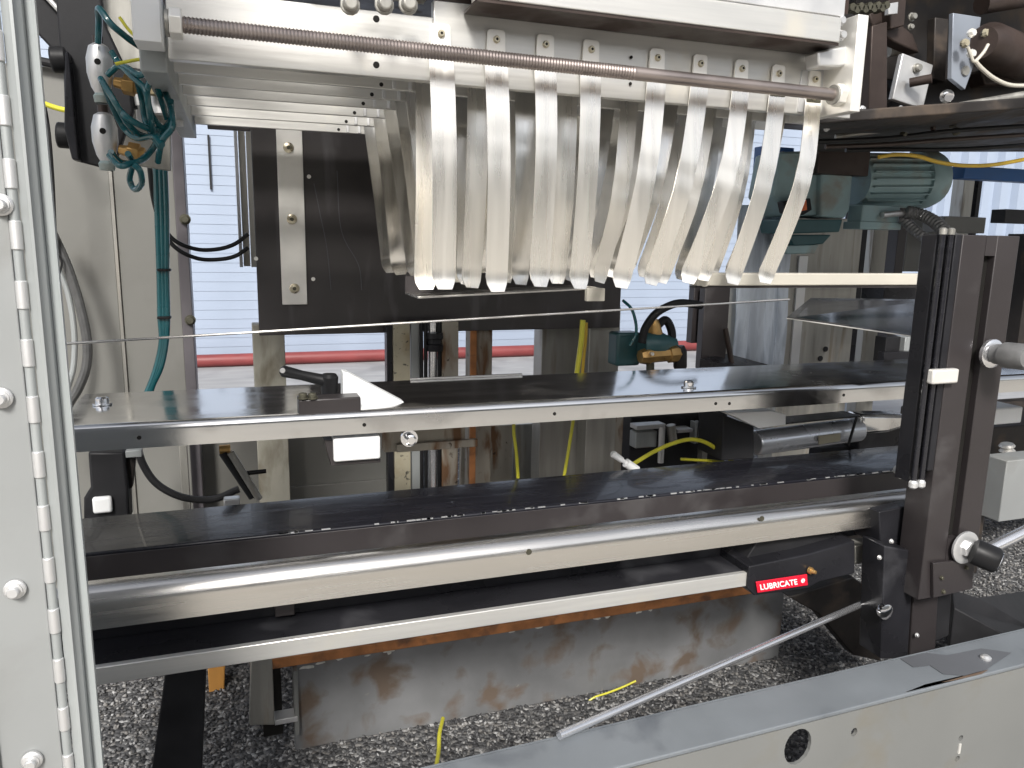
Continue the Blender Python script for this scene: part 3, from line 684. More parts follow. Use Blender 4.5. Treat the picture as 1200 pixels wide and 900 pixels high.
# ------------------------------------------------------------------ long rails
ZR = .5275
X0 = P(72, 660, 1.1).x; X1 = 1.155
def rails():
    r = empty('black_angle_rail', 'long black angle rail with a chipped front edge', 'rail', (.45, 1.16, ZR - .05))
    xprof(X0, 1.40, sheet_prof(1.1, 1.245, ZR, ZR - .052, .003, .0026, 3)).build('angle', 'blackgloss', r)
    rr = random.Random(3); ch = MB()
    for i in range(80):
        x = rr.uniform(.02, 1.2); l = rr.uniform(.003, .016); q = rr.uniform(.0004, .0011)
        ch.box(x, x + l, 1.0993, 1.1012, ZR - q * 1.5, ZR + .0004)
    tag(ch.build('edge_chips', 'alu', r), kind='stuff')
    ch = MB().box(X0, 1.40, 1.0975, 1.0995, ZR - .06, ZR - .004); ch.build('front_skin', 'brown', r, .0005)
    c = P(1050, 550, 1.09); MB().bolt(c, .006, .01).build('bolt', 'alu', r)
    r = empty('stainless_rail', 'long polished stainless rail with a rounded top edge', 'rail', (.45, 1.0, ZR - .06))
    xprof(X0, X1, sheet_prof(.98, 1.012, ZR - .002, P(100, 740, .98).z, .024, .004, 12)).build('rail', 'rail', r)
    for px, py in ((620, 647), (893, 608)):
        c = P(px, py, .9795); s = MB(); s.lathe(c, c + Vector((0, .0015, 0)), [(0, .0045), (.8, .0045), (1, .003)], 14); s.build('screw', 'dirtyscrew', r)
    r = empty('lower_channel', 'black lower channel carrying an aluminium strip below the stainless rail', 'channel', (.4, 1.0, .36))
    zt = P(100, 781, .985).z; xe = P(875, 665, .98).x
    MB().box(X0, xe, .985, 1.12, zt - .012, zt).build('channel_floor', 'black', r, .001)
    MB().box(X0, xe + .02, 1.055, 1.12, zt, zt + .024).build('step', 'black', r, .001)
    MB().box(X0, xe + .01, 1.050, 1.0545, zt + .0005, zt + .0235).build('front_lip', 'black', r, .0006)
    MB().box(X0, xe + .01, 1.050, 1.0545, zt + .0237, zt + .0265).build('edge_strip', 'steelpost', r, .0004)
    MB().box(X0, xe, .975, .9845, P(100, 806, .975).z, zt + .001).build('aluminium_strip', 'bar', r, .0012)
    MB().box(X0, 1.2, 1.0975, 1.104, zt - .02, ZR - .061).build('back_wall', 'black', r)
    MB().pbox(322, 345, 700, 722, 1.03, .02).build('spacer', 'brown', r, .001)
rails()

# ------------------------------------------------------------------ rusty base beam
def base_beam():
    Y = 1.35; r = empty('rusty_base_beam', 'heavy grey base beam with a rusty top flange and scraped paint', 'beam', (.65, Y, 0))
    x0 = P(343, 800, Y).x; x1 = P(915, 740, Y).x; zt = P(600, 735, Y).z; th = .022
    MB().box(x0, x1, Y, Y + .02, 0.0, zt - .004).build('web', 'rustbeam', r, .002)
    MB().box(x0 - .035, x1 - .02, Y - .012, Y + .12, zt - .0035, zt + .016).build('top_flange', 'rust', r, .0025)
    MB().box(x0 + .0, x0 + .008, Y - .028, Y - .001, .05, zt - .004).build('end_lip', 'frame', r, .001)
    f = MB(); rr = random.Random(5)
    def flake(cx, cz, w_, h_):
        n = 9; pts = []
        for i in range(n):
            a = 2 * math.pi * i / n; q = rr.uniform(.45, 1)
            pts.append((cx + w_ * q * math.cos(a), Y - .0008, cz + h_ * q * math.sin(a)))
        f.prism(pts, (0, .0007, 0))
    for (px, py, w_, h_) in ((360, 782, .016, .004), (375, 777, .012, .0035), (398, 771, .009, .004), (456, 765, .005, .004), (632, 735, .012, .0035), (700, 722, .014, .004), (712, 720, .01, .004), (748, 716, .010, .005), (762, 713, .005, .004), (455, 763, .014, .002), (430, 768, .010, .002), (600, 738, .01, .002)):
        c = P(px, py, Y); flake(c.x, min(c.z, zt - .01), w_, h_)
    f.build('bare_patch', 'flake', r)
    MB().box(x0 - .055, x0 - .02, Y - .0, Y + .02, .04, zt - .004).build('dark_end', 'hole', r)
    MB().pbox(322, 349, 842, 848, Y - .03, .03).build('foot_plate', 'alu', r, .001)
base_beam()
def leg(name, pix, Y, d, m, lab):
    return tag(MB().pprism(pix, Y, d).build(name, m, bevel=.002), lab, 'stand')
leg('dark_stand', [(196, 770), (242, 770), (236, 915), (176, 915)], 1.12, .05, 'matblack', 'broad dark stand planted on the gravel at lower left')
leg('steel_stand', [(294, 770), (319, 770), (322, 850), (292, 850)], 1.30, .03, 'steelpost', 'grey steel stand just left of the rusty beam')
m = MB(); m.pprism([(243, 775), (264, 775), (263, 808), (245, 814)], 1.6, .05)
tag(m.build('wood_offcut', 'wood', bevel=.002), 'orange wooden offcut behind the dark leg', 'wood')
curve_obj('yellow_cable', [(519, 842), (515, 860), (514, 880), (510, 905)], [1.2, 1.15, 1.1, 1.02], .0035, 'yellow', 'yellow cable end dropping between the rusty beam and the front frame', 'cable')
curve_obj('yellow_cable', [(680, 830), (695, 818), (712, 812), (730, 805), (745, 798)], [1.33, 1.33, 1.33, 1.33, 1.33], .0022, 'yellow', 'thin yellow cable lying along the foot of the rusty beam', 'cable')

# ------------------------------------------------------------------ front frame beam
def front_beam():
    zt = .33; r = empty('front_frame_beam', 'grey painted frame beam with holes crossing the lower right corner', 'beam', (.9, .76, 0))
    a = P(720, 900, Z=zt); b = P(1200, 778, Z=zt); c = P(490, 900, Z=zt); d = P(1025, 775, Z=zt)
    dF = (b - a).normalized(); A = a - dF * .9; B = b + dF * .9
    yb = .075
    nn = Vector((dF.y, -dF.x, 0)) * -1
    MB().prism([A, B, B + nn * yb, A + nn * yb], (0, 0, -.006)).build('top_flange', 'frametop', r, .0015)
    # web with real holes
    import bmesh
    zb = .12; Hh = zt - .0065
    face = [A - Vector((0, 0, .0065)), B - Vector((0, 0, .0065)), Vector((B.x, B.y, zb)), Vector((A.x, A.y, zb))]
    w_ = MB().prism(face, nn * .005).build('web', 'frame', r)
    cut = MB()
    def on_web(px, py):
        dd = R @ Vector((px - 600, 450 - py, -F)); n = nn; t = (A - Vector((0, 0, H))).dot(n) / dd.dot(n)
        return Vector((0, 0, H)) + dd * t
    for px, py, rx, rz in ((935, 875, .0225, .0265), (1001, 858, .0055, .0065), (1126, 865, .0048, .0045), (1122, 889, .0048, .0045)):
        q = on_web(px, py); pts = [q + dF * rx * math.cos(t * .3927) + Vector((0, 0, rz * math.sin(t * .3927))) - nn * .02 for t in range(16)]
        cut.prism(pts, nn * .05)
    co = cut.build('cutter', 'hole', r)
    bo = w_.modifiers.new('holes', 'BOOLEAN'); bo.operation = 'DIFFERENCE'; bo.object = co; bo.solver = 'EXACT'
    dg = bpy.context.evaluated_depsgraph_get(); me = bpy.data.meshes.new_from_object(w_.evaluated_get(dg)); w_.modifiers.clear(); w_.data = me
    bpy.data.objects.remove(co)
    me.shade_flat()
    q = on_web(1124, 877)
    MB().prism([q - dF * .002 + Vector((0, 0, -.008)), q + dF * .002 + Vector((0, 0, -.008)), q + dF * .002 + Vector((0, 0, .008)), q - dF * .002 + Vector((0, 0, .008))], nn * -.0015).build('slot_glint', 'tab', r)
    MB().prism([A + nn * yb, B + nn * yb, B + nn * (yb + .003), A + nn * (yb + .003)], (0, 0, -.03)).build('rear_lip', 'frametop', r)
    # weathered rust lip, wet oil patch
    st = MB(); pts = [(1062, 815), (1085, 806), (1115, 802), (1150, 794), (1158, 789), (1130, 796), (1100, 803), (1075, 810)]
    q = [P(x, y - 4, Z=zt + .0006) for x, y in pts]
    st.prism(q, (0, 0, .0004)); st.build('oil_edge', mat('old_rust', (.12, .08, .055), .7), r)
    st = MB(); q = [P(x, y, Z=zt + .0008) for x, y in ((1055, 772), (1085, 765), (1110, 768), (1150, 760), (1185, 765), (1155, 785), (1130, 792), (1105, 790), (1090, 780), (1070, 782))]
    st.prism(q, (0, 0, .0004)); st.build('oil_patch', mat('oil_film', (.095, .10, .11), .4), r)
    c = P(1155, 772, Z=zt + .001); MB().lathe(c, c + Vector((0, 0, .006)), [(0, .008), (.5, .008), (1, .004)], 12).build('bolt', 'alu', r)
front_beam()
def thinrod():
    a = P(655, 862, Z=.339); b = P(1030, 699, 1.0)
    r = empty('steel_push_rod', 'slim shiny steel rod slanting from the front frame up to the post', 'rod', a)
    MB().rod(a, b, .0056, 16).build('shaft', 'steel', r)
thinrod()

# ------------------------------------------------------------------ slotted post on the right
def post():
    Y = .90; r = empty('slotted_post', 'dark brown slotted upright post at the right end of the rails', 'post', P(1127, 690, Y))
    def X(px, py=500, y=Y): return P(px, py, y).x
    z0 = P(1095, 700, Y).z; z1 = P(1170, 276, Y).z
    xa, xb, xc, xd = X(1101), X(1128), X(1140), X(1165)
    zs0 = P(1120, 630, Y).z; zs1 = P(1170, 300, Y).z
    MB().box(xa, xb, Y, Y + .05, z0, z1).build('left_cheek', 'brown', r, .0015)
    MB().box(xc, xd, Y, Y + .05, z0 + .01, z1).build('right_cheek', 'brown', r, .0015)
    MB().box(xb + .0003, xc - .0003, Y + .012, Y + .05, zs0, zs1).build('slot_back', 'hole', r)
    MB().box(xb + .0003, xc - .0003, Y + .0005, Y + .05, zs1, z1 - .0005).build('slot_top', 'brown', r)
    MB().box(xb + .0003, xc - .0003, Y + .0005, Y + .05, z0 + .01, zs0).build('slot_bottom', 'brown', r)
    MB().pprism([(1094, 660), (1141, 655), (1140, 690), (1094, 701)], Y - .007, .006).build('foot_plate', 'brown', r, .001)
    for px, py in ((1103, 677), (1105, 693), (1132, 665)):
        c = P(px, py, Y - .007); MB().bolt(c, .003, .004).build('screw', 'dirtyscrew', r)
    g = empty('twin_guide', 'black twin rod guide fixed to the left of the slotted post', 'guide', P(1080, 560, Y))
    zg0 = P(1085, 566, Y).z; zg1 = P(1120, 275, Y).z
    MB().box(X(1079), X(1100), Y + .012, Y + .04, zg0, zg1).build('backing', 'black', g, .0015)
    MB().box(X(1093), X(1100), Y + .0, Y + .0115, zg0 + .02, zg1).build('edge_bar', 'black', g, .001)
    for px in (1080, 1089):
        x = X(px); MB().rod((x, Y + .003, zg0), (x, Y + .003, zg1), .0042, 16).build('guide_rod', 'blackgloss', g)
        MB().lathe((x, Y + .003, zg0 + .006), (x, Y + .003, zg0 - .008), [(0, .004), (.3, .007), (.8, .007), (1, .004)], 16).build('end_nut', 'alu', g)
        MB().lathe((x, Y + .003, zg1), (x, Y + .003, zg1 + .01), [(0, .0055), (.8, .0055), (1, .003)], 14).build('end_cap', 'steelpost', g)
    m = MB(); m.pbox(1094, 1124, 433, 450, Y - .014, .013, ym=441)
    tag(m.build('cream_clip', 'tab', bevel=.003), 'small cream clip gripping the twin guide rods', 'clip')
    c = P(1160, 414, Y - .008); d = (P(1215, 420, Y - .09) - c).normalized()
    k = MB().lathe(c + d * .006, c + d * .07, [(0, .010), (.1, .016), (.35, .016), (.36, .020), (.9, .020), (1, .017)], 20).build('clamp_knob', 'conduit', r)
    MB().lathe(c, c + Vector((.0, -.008, 0)), [(0, .023), (.7, .023), (1, .018)], 20).build('washer', 'steel', k)
    c = P(1130, 641, Y - .008); e = P(1170, 658, Y - .05)
    k = MB().lathe(c + Vector((0, -.012, 0)), e, [(0, .011), (.12, .0215), (.9, .0215), (1, .019)], 20).build('crank_grip', 'rubber', r)
    MB().lathe(c, c + Vector((0, -.006, 0)), [(0, .028), (.6, .028), (1, .022)], 24).build('washer', 'alu', k)
    MB().lathe(c + Vector((0, -.006, 0)), c + Vector((0, -.014, 0)), [(0, .014), (.8, .014), (1, .012)], 6).build('nut', 'alu', k)
    dd = (e - c).normalized()
    MB().lathe(e, e + dd * .005, [(0, .016), (.7, .016), (1, .012)], 18).build('end_cap', 'chrome', k)
    MB().rod(P(1150, 648, Y + .051), P(1240, 604, Y + .051), .011, 16).build('shaft', 'steel', k)
post()
def foot_blocks():
    Y = .93; r = empty('post_foot', 'black foot blocks holding the slotted post and push rod', 'foot', P(1070, 770, Y))
    MB().pprism([(1030, 600), (1078, 590), (1104, 598), (1100, 650), (1032, 640)], Y + .03, .06).build('upper_block', 'black', r, .002)
    MB().pprism([(1037, 640), (1072, 646), (1064, 772), (1032, 772)], Y, .05).build('left_block', 'black', r, .002)
    MB().pprism([(1074, 648), (1102, 652), (1096, 770), (1066, 772)], Y + .008, .03).build('right_plate', 'brown', r, .002)
    MB().pprism([(1096, 690), (1116, 690), (1112, 745), (1096, 752)], Y + .02, .03).build('web', 'matblack', r, .002)
    c = P(1033, 714, Y - .001); MB().lathe(c, c + Vector((0, -.014, 0)), [(0, .011), (.3, .0135), (.8, .0135), (1, .008)], 16).build('rod_end', 'chrome', r)
    for px, py in ((1044, 634), (1084, 697), (1074, 744), (1030, 653)):
        c = P(px, py, Y); MB().bolt(c, .003, .004).build('screw', 'alu', r)
    c = P(1092, 623, Y); MB().pprism([(1091, 611), (1094, 622), (1091, 627), (1088, 623)], Y + .02, .002).build('chip', 'alu', r)
foot_blocks()

# carriage block with red tag
def lube():
    Y = .97; r = empty('black_carriage_block', 'black bearing block at the right end of the lower channel', 'block', P(940, 690, Y))
    MB().pprism([(878, 664), (946, 650), (1002, 634), (1002, 672), (960, 682), (946, 690), (884, 698), (876, 690)], Y, .10).build('block', 'black', r, .002)
    MB().pprism([(872, 660), (890, 630), (950, 622), (1001, 632), (946, 648), (878, 662)], Y + .03, .06).build('upper_block', 'matblack', r, .002)
    c = P(948, 668, Y - .001); MB().lathe(c, c + Vector((.004, -.012, 0)), [(0, .006), (.4, .006), (.41, .004), (1, .003)], 10).build('grease_nipple', 'brass', r)
    MB().pprism([(1002, 640), (1030, 636), (1030, 655), (1002, 662)], Y + .03, .03).build('spacer', 'steelpost', r, .001)
    q = P(1024, 645, Y + .02); MB().bolt(q, .006, .008).build('fitting', 'brass', r)
    t = empty('lubricate_tag', 'small red tag with white lettering LUBRICATE below the black bearing block', 'tag', P(915, 690, Y - .004))
    a = P(886, 682, Y - .004); b = P(946, 673, Y - .004); c = P(947, 686, Y - .004); d = P(888, 695, Y - .004)
    MB().prism([a, b, c, d], (0, .002, 0)).build('plate', 'red', t, .0008)
    fc = bpy.data.curves.new('txt', 'FONT'); fc.body = 'LUBRICATE'; fc.size = 1; fc.extrude = 0.01; fc.offset = .012
    fo = bpy.data.objects.new('txt', fc); C.objects.link(fo)
    bpy.context.view_layer.update()
    me = bpy.data.meshes.new_from_object(fo.evaluated_get(bpy.context.evaluated_depsgraph_get())); bpy.data.objects.remove(fo)
    xs = [v.co.x for v in me.vertices]; W = max(xs) - min(xs); x0 = min(xs); ys = [v.co.y for v in me.vertices]; y0 = min(ys); HH = max(ys) - y0
    u = (b - a); vv = (a - d); org = d + u * .06 + vv * .24 + Vector((0, -.0006, 0)); base = wloc(t)
    for v in me.vertices:
        fx = (v.co.x - x0) / W * .72; fy = (v.co.y - y0) / HH * .50
        v.co = org + u * fx + vv * fy + Vector((0, -.0004 if v.co.z > 0 else 0.0004, 0)) - base
    me.materials.append(M['ink']); lo = bpy.data.objects.new('lettering', me); C.objects.link(lo); lo.parent = t
    # round emblem: white disc with a drop and small rays
    cc = d + u * .895 + vv * .50 + Vector((0, -.0003, 0))
    MB().rod(cc, cc + Vector((0, -.0006, 0)), .0034, 18).build('emblem', 'ink', t)
    s = MB(); s.prism([cc + Vector((.0012 * math.cos(k), -.0008, .0012 * math.sin(k) - .0004)) for k in [i * .7 for i in range(-1, 4)]] + [cc + Vector((-.0012, -.0008, -.0008)), cc + Vector((0, -.0008, -.0020))], (0, .0003, 0)); s.build('emblem_drop', 'red', t)
    for k in range(8):
        a_ = k * math.pi / 4; e1 = cc + Vector((math.cos(a_) * .0042, -.0003, math.sin(a_) * .0042)); e0 = cc + Vector((math.cos(a_) * .0036, -.0003, math.sin(a_) * .0036))
        MB().rod(e0, e1, .0005, 5).build('emblem_ray', 'ink', t)
lube()

# ------------------------------------------------------------------ posts and columns behind
upright('beige_post', 300, 337, 380, 600, 1.9, .05, 'postpaint', 'beige upright post below the left end of the dark plate', zb=0, zt=P(318, 380, 1.9).z)
def slide_post():
    Y = 1.72; r = empty('slide_post', 'mottled beige slide post with black lead screws behind the table', 'post', P(490, 590, Y))
    zt = P(490, 378, Y).z
    def bx(a, b, y, d, m, nm): MB().box(P(a, 470, y).x, P(b, 470, y).x, y, y + d, 0, zt + .0).build(nm, m, r, .0015)
    bx(454, 461, Y + .01, .03, 'black', 'dark_edge'); bx(462, 481, Y, .03, 'beigerail', 'front_flange'); bx(482, 493, Y + .02, .02, 'galv', 'web')
    for px in (494, 499): x = P(px, 470, Y + .01).x; MB().rod((x, Y + .01, 0), (x, Y + .01, zt), .0045, 12).build('lead_screw', 'rubber', r)
    x = P(507, 470, Y + .02).x; MB().rod((x, Y + .02, 0), (x, Y + .02, zt), .011, 16).build('slide_rod', 'steel', r)
    x = P(515, 470, Y + .01).x; MB().rod((x, Y + .01, 0), (x, Y + .01, zt), .005, 12).build('lead_screw', 'rubber', r)
    bx(518, 537, Y + .005, .03, 'rustpost', 'rear_flange')
    c = P(507, 405, Y + .01); MB().lathe((x - .012, Y + .01, c.z + .03), (x - .012, Y + .01, c.z - .012), [(0, .02), (.3, .021), (.35, .017), (.6, .017), (.65, .021), (1, .02)], 14).build('coupling', 'black', r)
slide_post()
upright('stained_post', 550, 576, 370, 600, 1.8, .04, 'rustpost', 'pale stained post with a rusty left edge behind the table', zb=0, zt=P(565, 370, 1.8).z)
upright('rusty_flange', 551, 558, 370, 600, 1.79, .009, 'rust', 'rusty narrow flange along the pale stained post', 'flange', zb=0, zt=P(555, 370, 1.8).z)
upright('wide_steel_post', 633, 679, 370, 600, 1.86, .06, 'steelpost', 'wide grey steel post left of the yellow cable', zb=0, zt=P(655, 365, 1.86).z)
upright('brushed_post', 688, 723, 340, 600, 1.80, .06, 'steelpost', 'brushed steel post right of the yellow cable under the dark plate', zb=0, zt=P(705, 360, 1.80).z)
# stained panel seen under the table
def stain_panel():
    Y = 2.05; r = empty('stained_lower_panel', 'rust streaked grey panel under the middle of the table', 'panel', P(640, 590, Y))
    MB().pbox(540, 600, 500, 640, Y, .02).build('left_sheet', 'rustpost', r, .002)
    MB().pbox(601, 668, 496, 640, Y + .01, .02).build('centre_sheet', 'steelpost', r, .002)
    MB().pbox(669, 745, 490, 640, Y - .005, .02).build('right_sheet', 'rustpost', r, .002)
stain_panel()
curve_obj('yellow_cable', [(603, 480), (602, 505), (605, 530), (607, 560)], 1.3, .0032, 'yellow', 'yellow cable hanging under the table, left of the other one', 'cable')
curve_obj('yellow_cable', [(673, 485), (669, 510), (665, 535), (661, 558)], 1.3, .0032, 'yellow', 'yellow cable hanging under the table, right of the other one', 'cable')
curve_obj('yellow_cable', [(683, 375), (681, 400), (677, 430), (674, 456)], 1.6, .0062, 'yellow', 'yellow cable between the two steel posts above the table', 'cable')
curve_obj('green_yellow_cable', [(687, 378), (686, 400), (683, 430), (682, 458)], 1.62, .004, 'amber', 'second cable beside the yellow one between the steel posts', 'cable')
curve_obj('yellow_cable', [(740, 545), (765, 530), (790, 519), (812, 515), (832, 521), (858, 540)], 1.3, .0042, 'yellow', 'yellow cable arching from the white connector under the table', 'cable')
curve_obj('yellow_cable', [(798, 538), (815, 539), (832, 540), (850, 542)], 1.33, .003, 'yellow', 'short yellow cable lying behind the black rail', 'cable')
m = MB(); m.lathe(P(717, 531, 1.27), P(746, 551, 1.27), [(0, .004), (.05, .007), (.4, .006), (.42, .004), (.55, .004), (.56, .009), (1, .009)], 12)
tag(m.build('white_connector', 'white'), 'white plug connector at the end of the arching yellow cable', 'connector')

# dark angle stand + film sheet + columns
def angle_stand():
    Y = 1.95; r = empty('dark_angle_stand', 'dark angle iron stand right of the brass valve', 'stand', P(850, 440, Y))
    MB().pbox(812, 822, 335, 402, Y + .05, .03).build('rear_bar', 'brown', r, .002)
    MB().pbox(824, 853, 335, 432, Y, .03).build('upright', 'brown', r, .002)
    MB().prism([P(820, 420, Y - .05), P(852, 414, Y + .05), P(903, 428, Y + .02), P(903, 432, Y - .05), P(875, 432, Y - .06)], (0, 0, -.035)).build('base_angle', 'black', r, .002)
    MB().rod(P(850, 385, Y - .02), P(858, 428, Y - .03), .008, 10).build('brace', 'brownmach', r)
angle_stand()
m = MB(); m.pbox(852, 866, 335, 424, 2.1, .03); tag(m.build('cream_post', 'cream', bevel=.002), 'narrow cream post left of the hazy film', 'post')
m = MB(); Yq = 2.05; n = 16; top = []; 
pa, pb = P(866, 240, Yq), P(932, 240, Yq); pc, pd = P(858, 440, Yq), P(917, 440, Yq)
for i in range(n + 1):
    t = i / n; wv = .012 * math.sin(t * 9) + .006 * math.sin(t * 23)
    for j in range(9):
        s = j / 8; q = (pa.lerp(pb, t)).lerp(pc.lerp(pd, t), s); q.y += wv * (.4 + s) + .005 * math.sin(s * 8 + t * 5); m.v.append(tuple(q))
for i in range(n):
    for j in range(8): a = i * 9 + j; m.f.append((a, a + 9, a + 10, a + 1))
fo = m.build('plastic_film', 'sheet'); so_ = fo.modifiers.new('thickness', 'SOLIDIFY'); so_.thickness = .002
tag(fo, 'hazy streaked plastic film hanging right of the dark angle stand', 'film')
def rear_column():
    Y = 2.25; r = empty('grey_rear_column', 'broad taupe column under the teal motor', 'column', P(955, 450, Y))
    MB().box(P(917, 380, Y).x, P(1000, 380, Y).x, Y, Y + .08, 0, P(960, 255, Y).z).build('face', 'frame' if False else 'steelpost', r, .003)
    MB().box(P(928, 380, Y).x, P(938, 380, Y).x, Y - .01, Y - .0004, .5, P(940, 300, Y).z).build('rib', 'alu', r, .001)
    for px, py in ((967, 409), (961, 420)):
        c = P(px, py, Y - .001); MB().rod(c, c + Vector((0, -.004, 0)), .010, 12).build('knob', 'matblack', r)
    MB().pbox(962, 986, 428, 448, Y - .012, .01).build('tan_label', 'cream', r, .001)
rear_column()
upright('white_column', 990, 1018, 270, 450, 2.6, .05, 'siding', 'whitish column right of the taupe column', zb=0, zt=P(1005, 200, 2.6).z)
upright('galvanised_column', 1016, 1036, 250, 450, 2.4, .05, 'steelpost', 'grey galvanised column behind the tilted smoked plate', zb=0, zt=P(1025, 255, 2.4).z)
upright('dark_column', 1000, 1016, 240, 320, 2.3, .05, 'black', 'black column just under the right half of the teal motor', zb=.4)
upright('brown_column', 1052, 1062, 230, 330, 2.3, .05, 'brown', 'brown black column beside the conduit hoses', zb=.4)
upright('cream_cabinet', 1062, 1112, 255, 330, 2.5, .2, 'beige', 'cream cabinet corner behind the conduit hoses', 'cabinet', zb=.85)
def dark_shelf():
    Y = 2.0; r = empty('dark_rear_shelf', 'dark shelf frame behind the smoked plate at right', 'shelf', P(1065, 450, Y))
    MB().pbox(1036, 1110, 336, 352, Y, .1).build('top', 'black', r, .002)
    MB().pbox(1036, 1060, 395, 450, Y + .04, .05).build('left_box', 'matblack', r, .002)
    MB().pbox(1060, 1086, 395, 416, Y + .02, .04).build('grey_box', 'galv', r, .002)
    MB().pbox(1036, 1100, 412, 425, Y, .03).build('crossbar', 'black', r, .002)
    MB().pbox(1056, 1095, 428, 452, Y + .05, .05).build('pale_panel', 'alu', r, .002)
dark_shelf()
def smoked():
    r = empty('smoked_plate', 'thin smoked plate with bright edges, tilted, left of the slotted post', 'plate', P(1010, 385, 1.5))
    z = P(925, 372, 1.30).z
    a = P(922, 373, 1.30); b = P(1088, 397, 1.05); c = P(1092, 352, 1.4); d = P(950, 350, 1.75)
    MB().prism([a, b, c, d], (0, 0, .002)).build('plate', 'slate', r)
    MB().rod(a, b, .0012, 8).build('front_edge', 'tab', r)
    MB().prism([P(950, 352, 1.75), P(1092, 352, 1.4), P(1092, 378, 1.42), P(938, 371, 1.77)], (0, .004, 0)).build('rear_upstand', 'bluegrey', r)
smoked()

# ------------------------------------------------------------------ brass valve group on the table
def pump():
    Y = 1.60; r = empty('regulator_valve', 'teal and brass regulator valve with black hose above the table', 'valve', P(770, 437, Y))
    s = Y / F
    MB().pbox(723, 751, 390, 429, Y + .02, .05).build('teal_housing', 'motordark', r, .006)
    MB().lathe(P(751, 405, Y), P(790, 405, Y), [(0, .028), (.3, .034), (.55, .034), (.75, .026), (1, .02)], 18).build('body', 'motordark', r)
    MB().lathe(P(750, 418, Y - .02), P(796, 414, Y - .02), [(0, .016), (.2, .021), (.3, .017), (.7, .017), (.72, .021), (.9, .021), (1, .015)], 8).build('brass_barrel', 'brass', r)
    MB().lathe(P(797, 405, Y - .02), P(797, 436, Y - .02), [(0, .010), (.2, .016), (.8, .016), (1, .010)], 14).build('black_knob', 'rubber', r)
    MB().lathe(P(765, 375, Y), P(768, 395, Y), [(0, .012), (.3, .016), (1, .02)], 12).build('cap', 'brass', r)
    MB().tube([P(770, 382, Y), P(780, 375, Y), P(787, 388, Y), P(787, 405, Y)], .010, 10).build('elbow', 'rubber', r)
    MB().rod(P(762, 425, Y), P(762, 437, Y), .010, 12).build('drain', 'dirtyscrew', r)
    c = P(765, 415, Y - .045); MB().rod(c, c + Vector((0, .01, 0)), .004, 10).build('screw', 'tab', r)
pump()
curve_obj('black_hose', [(752, 402), (756, 385), (768, 368), (785, 358), (800, 355), (822, 358)], 1.58, .0095, 'rubber', 'thick black hose arching over the regulator valve', 'hose')
curve_obj('air_tube', [(730, 352), (740, 362), (745, 378), (745, 392), (738, 405)], 1.55, .0035, 'teal', 'thin teal tube dropping to the regulator valve', 'tube')

# ------------------------------------------------------------------ teal motor
def motor():
    Y = 1.9; r = empty('electric_motor', 'dusty teal electric motor with finned body behind the right strips', 'motor', P(990, 295, Y))
    MB().pprism([(915, 178), (960, 176), (962, 252), (925, 254), (905, 230)], Y + .0, .12).build('gear_housing', 'motor', r, .008)
    MB().pprism([(963, 178), (1002, 178), (1000, 200), (996, 246), (990, 256), (962, 254)], Y - .02, .14).build('flange_block', 'motor', r, .006)
    MB().pprism([(918, 257), (988, 257), (984, 272), (922, 274)], Y - .01, .12).build('lower_flange', 'motordark', r, .004)
    MB().pprism([(925, 275), (975, 275), (965, 286), (930, 290)], Y + .02, .08).build('base', 'motordark', r, .004)
    MB().pprism([(920, 288), (960, 287), (955, 297), (922, 298)], Y + .01, .08).build('foot', 'motor', r, .003)
    MB().pprism([(918, 236), (950, 232), (952, 246), (942, 252), (921, 250)], Y - .045, .03).build('dark_recess', 'rubber', r, .003)
    MB().pprism([(929, 237), (945, 234), (946, 246), (931, 249)], Y - .052, .006).build('orange_label', 'orange', r, .001)
    a = P(1000, 212, Y + .05); b = P(1072, 212, Y + .05)
    MB().rod(a, b, .072, 28).build('finned_body', 'motor', r)
    ax_ = (b - a).normalized()
    for k in range(22):
        t = 2 * math.pi * k / 22; q = Vector((0, math.cos(t), math.sin(t))) ; q = (q - ax_ * q.dot(ax_)).normalized(); s_ = ax_.cross(q) * .0016
        p0 = a + q * .072 + ax_ * .01; p1 = b + q * .072
        MB().prism([p0 - s_, p1 - s_, p1 + s_, p0 + s_], q * .011).build('fin', 'motor', r)
    c = P(1075, 210, Y + .05)
    MB().lathe(P(1070, 210, Y + .05), P(1096, 210, Y + .05), [(0, .084), (.15, .092), (.5, .092), (.8, .082), (1, .05)], 28).build('fan_cowl', 'motor', r)
    MB().pbox(1010, 1054, 240, 268, Y - .045, .06).build('terminal_box', 'motor', r, .004)
    MB().pbox(1008, 1056, 260, 269, Y - .05, .07).build('box_lid', 'motor', r, .002)
    MB().rod(P(1034, 252, Y - .06), P(1064, 249, Y - .07), .009, 14).build('cable_gland', 'alu', r)
motor()
curve_obj('conduit_hose', [(1062, 248), (1080, 252), (1098, 262), (1112, 276), (1125, 285)], [1.82, 1.8, 1.75, 1.7, 1.65], .018, 'conduit', 'upper ribbed grey conduit hose leaving the motor box', 'conduit', .07, 10)
curve_obj('conduit_hose', [(1058, 256), (1072, 270), (1090, 282), (1108, 288), (1125, 292)], [1.84, 1.8, 1.75, 1.7, 1.65], .015, 'conduit', 'lower ribbed grey conduit hose leaving the motor box', 'conduit', .07, 10)
m = MB(); m.pbox(960, 1020, 160, 205, 1.85, .05); tag(m.build('motor_cover', 'brownmach', bevel=.003), 'brown grey cover plate hanging over the teal motor', 'cover')
m = MB(); m.pbox(893, 930, 172, 200, 2.4, .05); tag(m.build('blue_box', 'blue', bevel=.003), 'small blue box glimpsed between the two rightmost strips', 'box')
curve_obj('yellow_cable', [(903, 205), (905, 220), (902, 236), (895, 246)], 2.2, .004, 'yellow', 'yellow cable glimpsed between the two rightmost strips', 'cable')
